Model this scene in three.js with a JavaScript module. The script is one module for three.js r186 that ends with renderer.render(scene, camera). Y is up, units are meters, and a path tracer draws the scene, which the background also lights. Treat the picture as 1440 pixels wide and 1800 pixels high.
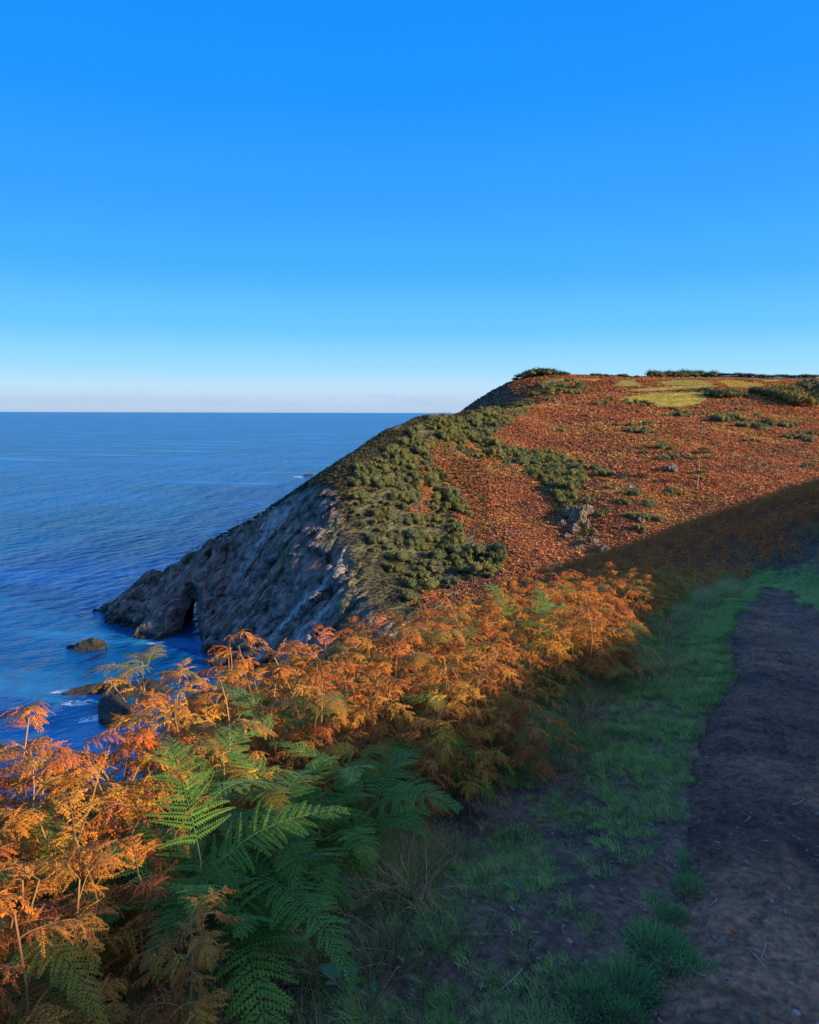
import * as THREE from 'three';
import { mergeGeometries } from 'three/addons/utils/BufferGeometryUtils.js';

// ---------------------------------------------------------------- camera, sky, sun, exposure
const EYE = 60, FOV = 66, PITCH = 7.2 * Math.PI / 180, ROLL = -0.16 * Math.PI / 180;
const scene = new THREE.Scene();
const camera = new THREE.PerspectiveCamera(FOV, 0.8, 0.05, 90000);
camera.position.set(0, EYE, 0);
camera.rotation.order = 'YXZ';
camera.rotation.set(-PITCH, 0, -ROLL);
const renderer = new THREE.WebGLRenderer({ antialias: true });
renderer.toneMapping = THREE.LinearToneMapping;
renderer.toneMappingExposure = 1.72;
renderer.shadowMap.enabled = true;

const SUN_EL = 17 * Math.PI / 180, SUN_BACK = 28 * Math.PI / 180;
const sunDir = new THREE.Vector3(Math.cos(SUN_EL) * Math.cos(SUN_BACK), Math.sin(SUN_EL), Math.cos(SUN_EL) * Math.sin(SUN_BACK));
const sun = new THREE.DirectionalLight(new THREE.Color().setRGB(1.0, 0.76, 0.46), 4.6);
sun.position.copy(sunDir).multiplyScalar(600).add(new THREE.Vector3(0, 40, -150));
sun.target.position.set(0, 40, -150);
sun.castShadow = true;
sun.shadow.mapSize.set(4096, 4096);
Object.assign(sun.shadow.camera, { left: -350, right: 350, top: 300, bottom: -300, near: 1, far: 1500 });
scene.add(sun, sun.target);

const smooth = (a, b, x) => { const t = Math.min(1, Math.max(0, (x - a) / (b - a))); return t * t * (3 - 2 * t); };
const mix = (a, b, t) => a + (b - a) * t;
const clamp = (x, a, b) => Math.min(b, Math.max(a, x));
function rng(seed) { let s = seed >>> 0; return () => { s = (s + 0x6d2b79f5) >>> 0; let t = Math.imul(s ^ (s >>> 15), 1 | s); t = (t + Math.imul(t ^ (t >>> 7), 61 | t)) ^ t; return ((t ^ (t >>> 14)) >>> 0) / 4294967296; }; }
const srgb = (r, g, b) => [r, g, b].map((c) => { c /= 255; return c <= 0.04045 ? c / 12.92 : Math.pow((c + 0.055) / 1.055, 2.4); });
const P = new Uint8Array(512);
{ const r = rng(7), a = [...Array(256).keys()]; for (let i = 255; i > 0; i--) { const j = Math.floor(r() * (i + 1)); [a[i], a[j]] = [a[j], a[i]]; } for (let i = 0; i < 512; i++) P[i] = a[i & 255]; }
function noise3(x, y, z) {     // value noise, 0..1
  const xi = Math.floor(x), yi = Math.floor(y), zi = Math.floor(z);
  let u = x - xi, v = y - yi, w = z - zi; u = u * u * (3 - 2 * u); v = v * v * (3 - 2 * v); w = w * w * (3 - 2 * w);
  const X = xi & 255, Y = yi & 255, Z = zi & 255, X1 = (X + 1) & 255, Y1 = (Y + 1) & 255, Z1 = (Z + 1) & 255;
  const h = (a, b, c) => P[P[P[a] + b] + c];
  const a = h(X, Y, Z), b = h(X1, Y, Z), c = h(X, Y1, Z), d = h(X1, Y1, Z), e = h(X, Y, Z1), f = h(X1, Y, Z1), g = h(X, Y1, Z1), k = h(X1, Y1, Z1);
  const p = a + (b - a) * u, q = c + (d - c) * u, r = e + (f - e) * u, s = g + (k - g) * u, m = p + (q - p) * v, n = r + (s - r) * v;
  return (m + (n - m) * w) / 255;
}
function fbm(x, y, z, o = 4) { let s = 0, a = 0.5, t = 0; for (let i = 0; i < o; i++) { s += a * noise3(x, y, z); t += a; a *= 0.5; x = x * 2.03 + 17.1; y = y * 2.03 + 5.7; z = z * 2.03 + 9.3; } return s / t; }

// sky: clear morning air, deep blue partway up, paled above the frame to warm the shade fill, pale at the horizon, a thin bank of haze cloud low over the sea
{
  const W = 2048, H = 1024, data = new Float32Array(W * H * 4);
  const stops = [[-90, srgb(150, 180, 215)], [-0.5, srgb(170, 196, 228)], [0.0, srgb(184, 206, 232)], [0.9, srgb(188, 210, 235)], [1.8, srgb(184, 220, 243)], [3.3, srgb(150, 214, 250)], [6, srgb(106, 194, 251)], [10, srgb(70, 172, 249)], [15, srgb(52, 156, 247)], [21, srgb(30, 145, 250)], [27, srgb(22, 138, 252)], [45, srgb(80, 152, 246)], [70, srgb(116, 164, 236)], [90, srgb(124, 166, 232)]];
  const SKY = 1 / 1.6, saz = Math.atan2(sunDir.x, -sunDir.z);
  for (let j = 0; j < H; j++) {
    const el = (j + 0.5) / H * 180 - 90;
    let k = 0; while (k < stops.length - 2 && el > stops[k + 1][0]) k++;
    const t = smooth(stops[k][0], stops[k + 1][0], el) * 0.5 + 0.5 * clamp((el - stops[k][0]) / (stops[k + 1][0] - stops[k][0]), 0, 1);
    const c = [0, 1, 2].map((n) => mix(stops[k][1][n], stops[k + 1][1][n], t));
    for (let i = 0; i < W; i++) {
      // three.js equirect: u = atan2(z, x) / 2pi + 0.5
      const th = ((i + 0.5) / W - 0.5) * 2 * Math.PI, dx = Math.cos(th), dz = Math.sin(th), az = Math.atan2(dx, -dz);
      let d = az - saz; d = Math.atan2(Math.sin(d), Math.cos(d));
      // forward scatter round the sun (outside the frame)
      const ang = Math.acos(clamp(Math.cos(el * Math.PI / 180) * Math.cos(SUN_EL) * Math.cos(d) + Math.sin(el * Math.PI / 180) * Math.sin(SUN_EL), -1, 1));
      const glow = 0.55 * Math.exp(-ang * ang / 0.16) + 0.03 * Math.exp(-ang * ang / 1.0);
      const o = (j * W + i) * 4;
      let r = c[0], g = c[1], b = c[2];
      if (el > -0.5 && el < 5) {   // low cloud bank
        const n = fbm(Math.cos(az) * 12 + 40, Math.sin(az) * 12 + 40, el * 1.5, 4), w = fbm(Math.cos(az) * 40, Math.sin(az) * 40, el * 5 + 30, 4);
        const bank = smooth(1.15, 0.6, el + (n - 0.5) * 1.2) * 0.5, puff = smooth(0.60, 0.72, w) * smooth(1.7, 1.2, el) * smooth(0.2, 0.6, el) * 0.35, lk = clamp(bank + puff, 0, 1);
        const cc = srgb(174, 196, 225);
        r = mix(r, cc[0], lk); g = mix(g, cc[1], lk); b = mix(b, cc[2], lk);
      }
      { const w = 1 + 0.05 * (fbm(Math.cos(az) * 5 + el * 0.05, Math.sin(az) * 5, el * 0.16, 4) - 0.5) * smooth(3, 12, el); r *= w * w; g *= w; }   // faint high haze
      data[o] = r * SKY + glow * 1.0; data[o + 1] = g * SKY + glow * 0.86; data[o + 2] = b * SKY + glow * 0.62; data[o + 3] = 1;
    }
  }
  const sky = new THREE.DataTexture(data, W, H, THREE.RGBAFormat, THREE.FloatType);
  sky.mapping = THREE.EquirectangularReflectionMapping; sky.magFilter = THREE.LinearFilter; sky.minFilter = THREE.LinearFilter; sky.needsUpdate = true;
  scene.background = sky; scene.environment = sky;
}

// ---------------------------------------------------------------- helpers
const used = new Map();
function numbered(name) { const n = used.get(name) ?? 0; used.set(name, n + 1); return n ? name + '_' + String(n).padStart(3, '0') : name; }
function tag(o, label, category, group, kind) { if (label) o.userData.label = label; if (category) o.userData.category = category; if (group) o.userData.group = group; if (kind) o.userData.kind = kind; return o; }
function add(o, name, parent = scene) { o.name = parent === scene ? numbered(name) : name; o.castShadow = o.receiveShadow = true; parent.add(o); return o; }
function struct(name, geo, mat, label, category) { const m = add(new THREE.Mesh(geo, mat), name); return tag(m, label, category, null, 'structure'); }
// photograph pixel (1440 x 1800) and distance ahead -> a first guess of a place when laying out the site
const FPX = 900 / Math.tan(FOV * Math.PI / 360), cp = Math.cos(PITCH), sp = Math.sin(PITCH);
function dirOf(px, py) { const a = (px - 720) / FPX, b = (900 - py) / FPX, c = Math.cos(ROLL), s = Math.sin(ROLL), u = a * c + b * s, v = -a * s + b * c; return [u, v * cp - sp, -(v * sp + cp)]; }
function at(px, py, d) { const q = dirOf(px, py), k = d / -q[2]; return [q[0] * k, EYE + q[1] * k, -d]; }
function onSea(px, py) { const q = dirOf(px, py), k = -EYE / q[1]; return [q[0] * k, q[2] * k]; }
function pchip(pts) { // smooth curve through [x, y] pairs
  const n = pts.length, m = [];
  for (let i = 0; i < n; i++) { if (i === 0 || i === n - 1) { const j = i ? i - 1 : 0; m.push((pts[j + 1][1] - pts[j][1]) / (pts[j + 1][0] - pts[j][0])); } else m.push((pts[i + 1][1] - pts[i - 1][1]) / (pts[i + 1][0] - pts[i - 1][0])); }
  return (x) => {
    if (x <= pts[0][0]) return pts[0][1] + m[0] * (x - pts[0][0]);
    if (x >= pts[n - 1][0]) return pts[n - 1][1] + m[n - 1] * (x - pts[n - 1][0]);
    let i = 0; while (x > pts[i + 1][0]) i++;
    const h = pts[i + 1][0] - pts[i][0], t = (x - pts[i][0]) / h, t2 = t * t, t3 = t2 * t;
    return (2 * t3 - 3 * t2 + 1) * pts[i][1] + (t3 - 2 * t2 + t) * h * m[i] + (-2 * t3 + 3 * t2) * pts[i + 1][1] + (t3 - t2) * h * m[i + 1];
  };
}
function inPoly(poly, x, z) { let c = false; for (let i = 0, j = poly.length - 1; i < poly.length; j = i++) { const a = poly[i], b = poly[j]; if ((a[1] > z) !== (b[1] > z) && x < (b[0] - a[0]) * (z - a[1]) / (b[1] - a[1]) + a[0]) c = !c; } return c; }
function distPoly(poly, x, z) { let m = 1e9; for (let i = 0, j = poly.length - 1; i < poly.length; j = i++) { const ax = poly[j][0], az = poly[j][1], bx = poly[i][0] - ax, bz = poly[i][1] - az, t = clamp(((x - ax) * bx + (z - az) * bz) / (bx * bx + bz * bz), 0, 1); m = Math.min(m, Math.hypot(x - ax - bx * t, z - az - bz * t)); } return inPoly(poly, x, z) ? m : -m; }
const smin = (a, b, k) => { const h = clamp(0.5 + 0.5 * (b - a) / k, 0, 1); return mix(b, a, h) - k * h * (1 - h); };
function gridGeo(xs, zs, fy, { color, uv = 1, skip } = {}) {
  const nx = xs.length, nz = zs.length, pos = new Float32Array(nx * nz * 3), uvs = new Float32Array(nx * nz * 2), col = color ? new Float32Array(nx * nz * 3) : null, idx = [];
  for (let j = 0; j < nz; j++) for (let i = 0; i < nx; i++) { const o = j * nx + i, y = fy(xs[i], zs[j]); pos.set([xs[i], y, zs[j]], o * 3); uvs.set([xs[i] / uv, zs[j] / uv], o * 2); if (col) col.set(color(xs[i], y, zs[j]), o * 3); }
  for (let j = 0; j < nz - 1; j++) for (let i = 0; i < nx - 1; i++) { if (skip && skip((xs[i] + xs[i + 1]) / 2, (zs[j] + zs[j + 1]) / 2)) continue; const a = j * nx + i, b = a + 1, c = a + nx, d = c + 1; if (zs[1] < zs[0]) idx.push(a, b, c, b, d, c); else idx.push(a, c, b, b, c, d); }
  const g = new THREE.BufferGeometry(); g.setAttribute('position', new THREE.BufferAttribute(pos, 3)); g.setAttribute('uv', new THREE.BufferAttribute(uvs, 2)); if (col) g.setAttribute('color', new THREE.BufferAttribute(col, 3));
  g.setIndex(idx); g.computeVertexNormals(); return g;
}
function range(a, b, n, pow = 1) { return [...Array(n + 1).keys()].map((i) => a + (b - a) * Math.pow(i / n, pow)); }
function texOf(n, fn, { color = false, repeat = [1, 1] } = {}) { // tileable when fn is
  const d = new Uint8Array(n * n * 4);
  for (let j = 0; j < n; j++) for (let i = 0; i < n; i++) { const v = fn(i / n, j / n), o = (j * n + i) * 4; if (typeof v === 'number') d[o] = d[o + 1] = d[o + 2] = clamp(v, 0, 1) * 255; else for (let c = 0; c < 3; c++) d[o + c] = clamp(v[c], 0, 1) * 255; d[o + 3] = 255; }
  const t = new THREE.DataTexture(d, n, n); t.wrapS = t.wrapT = THREE.RepeatWrapping; t.magFilter = THREE.LinearFilter; t.minFilter = THREE.LinearMipmapLinearFilter; t.generateMipmaps = true; if (color) t.colorSpace = THREE.SRGBColorSpace; t.repeat.set(...repeat); t.needsUpdate = true; return t;
}
// tileable fractal noise on the unit square
function tnoise(u, v, f, o = 4, seed = 0) { let s = 0, a = 0.5, t = 0; for (let k = 0; k < o; k++) { const x = u * f, y = v * f, xi = Math.floor(x), yi = Math.floor(y); let p = x - xi, q = y - yi; p = p * p * (3 - 2 * p); q = q * q * (3 - 2 * q); const h = (i, j) => P[P[P[((i % f) + f) % f & 255] + (((j % f) + f) % f & 255)] + ((seed + k * 31) & 255)] / 255; s += a * mix(mix(h(xi, yi), h(xi + 1, yi), p), mix(h(xi, yi + 1), h(xi + 1, yi + 1), p), q); t += a; a *= 0.55; f *= 2; } return s / t; }

// ---------------------------------------------------------------- the headland: one height function
// coast of the headland (sea level), front foot read from the waterline
const coast = [[166, 1072], [200, 1098], [250, 1120], [300, 1132], [355, 1143], [400, 1166], [450, 1182], [540, 1215], [640, 1245]].map((p) => onSea(...p));
coast.push([12, -146], [40, -128], [110, -100], [260, -60], [700, -60], [900, -400], [900, -900], [300, -900], [-20, -640], [-50, -520], [-48, -430], [-44, -360], [-42, -300], [-52, -258], [-75, -252]);
coast.push([coast[0][0] - 2, coast[0][1] - 12]);
const hillPts = [
  // ridge from the tip up to the shoulder
  [166, 1070, 233], [182, 1052, 230], [250, 1008, 219], [330, 962, 212], [400, 930, 209], [500, 876, 208], [560, 836, 212], [620, 797, 219], [680, 755, 232], [740, 731, 250],
  // shaded top of the seaward face
  [640, 815, 205], [690, 790, 218],
  // scrub-covered nose, lit slope
  [625, 850, 196], [650, 960, 185], [720, 1050, 172], [800, 1085, 165], [880, 1050, 168], [1000, 1000, 175], [760, 950, 192], [900, 950, 190], [760, 860, 212], [900, 860, 220], [830, 780, 245], [900, 760, 268], [960, 740, 300], [830, 722, 285], [925, 716, 330],
  // combe and hillside on the right
  [1100, 940, 186], [1000, 950, 190], [1040, 900, 200], [1100, 860, 212], [1200, 900, 196], [1200, 850, 213], [1200, 800, 238], [1200, 760, 272], [1320, 880, 200], [1320, 800, 244], [1320, 750, 292], [1440, 850, 216], [1440, 790, 258], [1440, 750, 305], [1440, 728, 335], [1600, 850, 220], [1600, 760, 310], [1600, 715, 400],
  [1060, 740, 300], [1180, 722, 325], [1300, 722, 335],
  // plateau
  [1000, 690, 400], [1100, 690, 395], [1180, 686, 400], [1320, 690, 390], [1440, 700, 370], [1060, 666, 500], [1000, 668, 500], [1180, 665, 500], [1320, 664, 540], [1440, 667, 560], [1600, 660, 600],
  // seaward side of the far brow
  [820, 716, 480], [860, 691, 488], [900, 673, 495], [945, 664, 500], [900, 700, 430],
].map((p) => at(...p));
// behind the skyline the land falls away
for (const [x, y, z] of [[-60, 4, -245], [-25, 18, -255], [-22, 28, -292], [-5, 34, -355], [5, 34, -430], [20, 20, -560], [-100, -6, -250], [200, 70, -720], [420, 72, -760], [110, 68, -620], [60, 20, -130], [110, 32, -150], [170, 36, -170]]) hillPts.push([x, y, z]);
const tps = (() => {
  const n = hillPts.length, N = n + 3, A = [...Array(N)].map(() => new Float64Array(N + 1)), S = 100;
  const U = (r2) => (r2 > 1e-12 ? 0.5 * r2 * Math.log(r2) : 0);
  for (let i = 0; i < n; i++) {
    for (let j = 0; j < n; j++) A[i][j] = U(((hillPts[i][0] - hillPts[j][0]) / S) ** 2 + ((hillPts[i][2] - hillPts[j][2]) / S) ** 2);
    A[i][i] += 0.0015;
    A[i][n] = A[n][i] = 1; A[i][n + 1] = A[n + 1][i] = hillPts[i][0] / S; A[i][n + 2] = A[n + 2][i] = hillPts[i][2] / S; A[i][N] = hillPts[i][1];
  }
  for (let c = 0; c < N; c++) { let p = c; for (let r = c + 1; r < N; r++) if (Math.abs(A[r][c]) > Math.abs(A[p][c])) p = r; [A[c], A[p]] = [A[p], A[c]]; for (let r = 0; r < N; r++) if (r !== c) { const k = A[r][c] / A[c][c]; if (k) for (let q = c; q <= N; q++) A[r][q] -= k * A[c][q]; } }
  const w = A.map((r, i) => r[N] / r[i]);
  return (x, z) => { let s = w[n] + w[n + 1] * x / S + w[n + 2] * z / S; for (let i = 0; i < n; i++) { const dx = (x - hillPts[i][0]) / S, dz = (z - hillPts[i][2]) / S, r2 = dx * dx + dz * dz; if (r2 > 1e-12) s += w[i] * 0.5 * r2 * Math.log(r2); } return s; };
})();
function capAt(x, z) { const d = distPoly(coast, x, z); const k = mix(1.72, 1.3, smooth(12, 55, x)); return d < 0 ? d * 1.5 - 0.5 : d * k - 0.5; }
function hillAt(x, z) { return tps(x, z) + (fbm(x * 0.035, 3, z * 0.035, 3) - 0.5) * 3 * smooth(20, 50, x); }
function landAt(x, z) { return smin(hillAt(x, z), capAt(x, z), 2.5); }
function onLand(px, py, d0 = 120, d1 = 650) { // where a sight line meets the headland
  const q = dirOf(px, py); let pd = d0;
  for (let d = d0; d < d1; d += 3) { const k = d / -q[2], x = q[0] * k, y = EYE + q[1] * k; if (landAt(x, -d) > y) { let a = pd, b = d; for (let i = 0; i < 12; i++) { const m = (a + b) / 2, kk = m / -q[2]; if (landAt(q[0] * kk, -m) > EYE + q[1] * kk) b = m; else a = m; } const kk = b / -q[2]; return [q[0] * kk, landAt(q[0] * kk, -b), -b]; } pd = d; }
  return null;
}
// ---------------------------------------------------------------- the sea
{
  const waves = []; const r = rng(21);
  for (let i = 0; i < 90; i++) { const k = Math.round(3 + Math.pow(r(), 1.6) * 60), a = (r() - 0.5) * 1.5 + 0.5, kx = Math.round(k * Math.cos(a)), ky = Math.round(k * Math.sin(a)); waves.push([kx, ky, r() * 6.28, 1 / Math.pow(Math.hypot(kx, ky) + 3, 1.05)]); }
  const N = 1024, hgt = new Float32Array(N * N); let lo = 1e9, hi = -1e9;
  const tabs = waves.map(([kx, ky, ph, A]) => { const sx = new Float32Array(N), cx = new Float32Array(N), sy = new Float32Array(N), cy = new Float32Array(N); for (let i = 0; i < N; i++) { const p = 2 * Math.PI * kx * i / N + ph, q = 2 * Math.PI * ky * i / N; sx[i] = Math.sin(p); cx[i] = Math.cos(p); sy[i] = Math.sin(q); cy[i] = Math.cos(q); } return [sx, cx, sy, cy, A]; });
  for (const [sx, cx, sy, cy, A] of tabs) for (let j = 0; j < N; j++) { const q = cy[j] * A, w = sy[j] * A; for (let i = 0; i < N; i++) hgt[j * N + i] += sx[i] * q + cx[i] * w; }
  for (let i = 0; i < N * N; i++) { lo = Math.min(lo, hgt[i]); hi = Math.max(hi, hgt[i]); }
  const wave = texOf(N, (u, v) => { const h = (hgt[Math.round(v * N) % N * N + Math.round(u * N) % N] - lo) / (hi - lo); return 0.6 * h + 0.4 * h * h; });
  wave.repeat.set(1 / 40, 1 / 40); wave.rotation = 0.35;
  // a second, coarser swell at another angle as a normal map
  const nrm = texOf(512, (u, v) => { const f = (a, b) => hgt[((Math.round(b * N) % N) + N) % N * N + ((Math.round(a * N) % N) + N) % N], e = 2 / N, s = 14 / (hi - lo) , dx = (f(u + e, v) - f(u - e, v)) * s, dy = (f(u, v + e) - f(u, v - e)) * s, l = Math.hypot(dx, dy, 1); return [0.5 - 0.5 * dx / l, 0.5 - 0.5 * dy / l, 0.5 + 0.5 / l]; });
  nrm.repeat.set(1 / 231, 1 / 231); nrm.rotation = -0.5;
  // colour: patches of paler water and long drifting streaks
  const tint = texOf(1024, (u, v) => {
    const big = tnoise(u, v, 5, 5, 3), st = tnoise(u, (v * 3) % 1, 7, 5, 40), st2 = tnoise((u + 0.07 * big + v * 0.25) % 1, (v * 5) % 1, 4, 5, 80);
    const k = 0.8 + 0.55 * (big - 0.5) + 0.35 * (st - 0.5), s = smooth(0.62, 0.78, st2) * 0.3;
    return [(0.02 + s * 0.6) * k, (0.36 + s * 0.7) * k, (0.60 + s * 0.6) * k];
  }, { color: true });
  tint.repeat.set(1 / 620, 1 / 620); tint.rotation = 0.2;
  const mat = new THREE.MeshPhysicalMaterial({ color: 0xffffff, map: tint, roughness: 0.25, ior: 1.34, specularIntensity: 1.0, bumpMap: wave, bumpScale: 0.55, normalMap: nrm, normalScale: new THREE.Vector2(0.14, 0.14) });
  const g = new THREE.PlaneGeometry(140000, 90000, 20, 20); g.rotateX(-Math.PI / 2); g.translate(0, 0, -30000);
  const p = g.attributes.position, uv = g.attributes.uv; for (let i = 0; i < p.count; i++) uv.setXY(i, p.getX(i), p.getZ(i));
  struct('sea', g, mat, 'deep blue rippled sea reaching to the horizon', 'sea');
}

// ---------------------------------------------------------------- headland meshes
const rockBump = texOf(512, (u, v) => { const w = tnoise(u, v, 6, 5, 11), sx = tnoise((u * 3 + 0.3 * w) % 1, (v * 1 + 0.15 * w) % 1, 9, 4, 51); const crack = 1 - Math.pow(1 - Math.abs(2 * tnoise(u, v, 10, 3, 91) - 1), 10); return 0.35 * w + 0.4 * sx + 0.25 * crack; });
const rockGrain = texOf(512, (u, v) => { const a = tnoise(u, v, 8, 6, 5), b = tnoise((u * 2) % 1, v, 20, 4, 77); const k = 0.62 + 0.65 * (a - 0.5) + 0.5 * (b - 0.5); return [k, k, k]; }, { color: true });
const CB = { x0: -104, x1: 34, y0: -2.5, y1: 66, z0: -262, z1: -132, c: 0.5 };
const strataDir = [0.5, 0, 0.86];
// tunnel of the sea arch, from the front foot to the far side
const arch = (() => { const q = dirOf(343, 1085); const dn = Math.hypot(q[0], q[2]); return { ax: q[0] / dn, az: q[2] / dn }; })();
function archSDF(x, y, z) { // negative inside the opening
  const f = onSea(332, 1140), along = (x - f[0]) * arch.ax + (z - f[1]) * arch.az, across = (x - f[0]) * -arch.az + (z - f[1]) * arch.ax; // across: + to the right
  const t = smooth(4, 26, along), c = mix(-2.2, 2.4, t), w = mix(6.2, 0.34, smooth(5, 21, along)), h = mix(19, 7.5, t);
  const q = (across - c - (y - 6) * 0.10) / w, top = (y / h);
  const prof = Math.sqrt(q * q + Math.pow(Math.max(top, 0), 4)) - 1;
  return Math.max(prof * w * 0.8, -9 - along, along - 70);
}
let LANDGRID;
{
  const { x0, y0, z0, c } = CB, nx = Math.floor((CB.x1 - x0) / c) + 1, ny = Math.floor((CB.y1 - y0) / c) + 1, nz = Math.floor((CB.z1 - z0) / c) + 1;
  const F = new Float32Array(nx * ny * nz).fill(-5);
  const cliff2 = new Float32Array(nx * nz);
  for (let k = 0; k < nz; k++) for (let i = 0; i < nx; i++) {
    const x = x0 + i * c, z = z0 + k * c, hill = hillAt(x, z), cap = capAt(x, z), H = smin(hill, cap, 2.5);
    const rocky = smooth(4, -3, cap - hill - (fbm(x * 0.09, 8, z * 0.09, 3) - 0.5) * 8); cliff2[k * nx + i] = rocky;
    const edge = smooth(CB.x1 - 3, CB.x1 - 12, x) * smooth(z0 + 3, z0 + 10, z) * smooth(CB.z1 - 3, CB.z1 - 10, z);
    const steep = 0.25 + 0.75 * rocky, amp = edge * steep;
    for (let j = 0; j < ny; j++) {
      const y = y0 + j * c, d = H - y, o = (k * ny + j) * nx + i;
      if (d > 14) { F[o] = 5; } else if (d < -12) { F[o] = -5; } else {
        // slabs: bedding leans to the right as it rises, joints cut across it
        const wv = fbm(x * 0.05, y * 0.05, z * 0.05, 3) * 10;
        const b = (x * 0.80 + z * 0.45) - y * 0.62 + wv, a = x * 0.45 - z * 0.8;
        const slab = noise3(b * 0.26, a * 0.07, y * 0.035) + 0.55 * noise3(b * 0.75 + 31, a * 0.12, y * 0.07);
        const n1 = fbm(x * 0.06, y * 0.05, z * 0.06, 3) - 0.5;
        const rid = 1 - Math.abs(2 * noise3(x * 0.16 + wv * 0.2, y * 0.13, z * 0.16) - 1);
        const rid2 = 1 - Math.abs(2 * noise3(x * 0.42 + 9, y * 0.35, z * 0.42) - 1);
        const stepv = Math.floor(slab * 6) / 6 * 0.92 + slab * 0.08, jn = noise3(a * 0.35 + 7, b * 0.12, y * 0.45) , crack = Math.pow(1 - Math.abs(2 * noise3(b * 0.5 + 3, a * 0.12, y * 0.07) - 1), 14), crack2 = Math.pow(1 - Math.abs(2 * noise3(b * 0.12 + 60, a * 0.3, y * 0.22) - 1), 16);
        const disp = (n1 * 4.5 + (stepv - 0.75) * 6.0 - Math.pow(rid, 6) * 3.0 - Math.pow(rid2, 5) * 1.2 - crack * 3.4 - crack2 * 2.6 + (Math.floor(jn * 4) / 4 - 0.4) * 1.4 + (noise3(x * 0.9, y * 0.9, z * 0.9) - 0.5) * 0.5);
        let f = d + disp * amp;
        if (x < -25) f = Math.min(f, archSDF(x, y, z) + disp * 0.12);
        F[o] = f;
      }
    }
  }
  // naive surface nets
  const vid = new Int32Array(nx * ny * nz).fill(-1), pos = [], col = [], uvs = [], idx = [];
  const I = (i, j, k) => (k * ny + j) * nx + i;
  for (let k = 0; k < nz - 1; k++) for (let j = 0; j < ny - 1; j++) for (let i = 0; i < nx - 1; i++) {
    if (Math.abs(F[I(i, j, k)]) === 5) continue;
    let mask = 0; const v = [];
    for (let q = 0; q < 8; q++) { const f = F[I(i + (q & 1), j + ((q >> 1) & 1), k + (q >> 2))]; v.push(f); if (f > 0) mask |= 1 << q; }
    if (mask === 0 || mask === 255) continue;
    let sx = 0, sy = 0, sz = 0, n = 0;
    for (const [a, b] of [[0, 1], [2, 3], [4, 5], [6, 7], [0, 2], [1, 3], [4, 6], [5, 7], [0, 4], [1, 5], [2, 6], [3, 7]]) { if ((v[a] > 0) === (v[b] > 0)) continue; const t = v[a] / (v[a] - v[b]); sx += mix(a & 1, b & 1, t); sy += mix((a >> 1) & 1, (b >> 1) & 1, t); sz += mix(a >> 2, b >> 2, t); n++; }
    const x = x0 + (i + sx / n) * c, y = y0 + (j + sy / n) * c, z = z0 + (k + sz / n) * c;
    vid[I(i, j, k)] = pos.length / 3; pos.push(x, y, z); uvs.push((x * 0.72 + z * 0.69) / 12 - y * 0.02, y / 16);
    // rock colours: grey-brown schist, lichen, pale quartz-grey bands, dark weed below the tide mark
    const wv = fbm(x * 0.05, y * 0.05, z * 0.05, 3) * 10, b = (x * 0.80 + z * 0.45) - y * 0.62 + wv;
    const n1 = fbm(x * 0.07, y * 0.07, z * 0.07, 4), n2 = fbm(x * 0.16 + 50, y * 0.10, z * 0.16, 4), n3 = fbm(b * 0.25, y * 0.03, x * 0.03 + 7, 3), n4 = fbm(x * 0.6, y * 0.6, z * 0.6, 2);
    const base = [0.25, 0.18, 0.15], warm = [0.32, 0.195, 0.155], lich = [0.21, 0.195, 0.085], pale = [0.46, 0.45, 0.43], scrub = [0.075, 0.075, 0.035], weed = [0.045, 0.043, 0.038];
    const kk = 0.7 + 0.7 * n4; let cc = base.map((q, m) => mix(q, warm[m], smooth(0.45, 0.65, n1)) * kk);
    const lk = smooth(0.52, 0.68, n2) * 0.75; cc = cc.map((q, m) => mix(q, lich[m] * kk, lk));
    const pk = smooth(0.50, 0.66, n3) * smooth(-50, -18, x) * 0.85 + smooth(0.63, 0.75, n3) * 0.35; cc = cc.map((q, m) => mix(q, pale[m] * kk, clamp(pk, 0, 0.85)));
    const gk = 1 - cliff2[k * nx + i]; cc = cc.map((q, m) => mix(q, scrub[m] * kk * 1.2, gk * 0.9));
    const tk = smooth(2.6, 1.2, y + (n2 - 0.5) * 3); cc = cc.map((q, m) => mix(q, weed[m], tk));
    col.push(...cc);
  }
  const quad = (a, b, c2, d, flip) => { if (a < 0 || b < 0 || c2 < 0 || d < 0) return; if (flip) idx.push(a, b, c2, a, c2, d); else idx.push(a, c2, b, a, d, c2); };
  for (let k = 1; k < nz - 1; k++) for (let j = 1; j < ny - 1; j++) for (let i = 1; i < nx - 1; i++) {
    const s = F[I(i, j, k)] > 0;
    if (s !== F[I(i + 1, j, k)] > 0) quad(vid[I(i, j - 1, k - 1)], vid[I(i, j, k - 1)], vid[I(i, j, k)], vid[I(i, j - 1, k)], s);
    if (s !== F[I(i, j + 1, k)] > 0) quad(vid[I(i - 1, j, k - 1)], vid[I(i - 1, j, k)], vid[I(i, j, k)], vid[I(i, j, k - 1)], s);
    if (s !== F[I(i, j, k + 1)] > 0) quad(vid[I(i - 1, j - 1, k)], vid[I(i, j - 1, k)], vid[I(i, j, k)], vid[I(i - 1, j, k)], s);
  }
  const g = new THREE.BufferGeometry();
  g.setAttribute('position', new THREE.Float32BufferAttribute(pos, 3)); g.setAttribute('uv', new THREE.Float32BufferAttribute(uvs, 2)); g.setAttribute('color', new THREE.Float32BufferAttribute(col, 3));
  g.setIndex(idx); g.computeVertexNormals();
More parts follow.
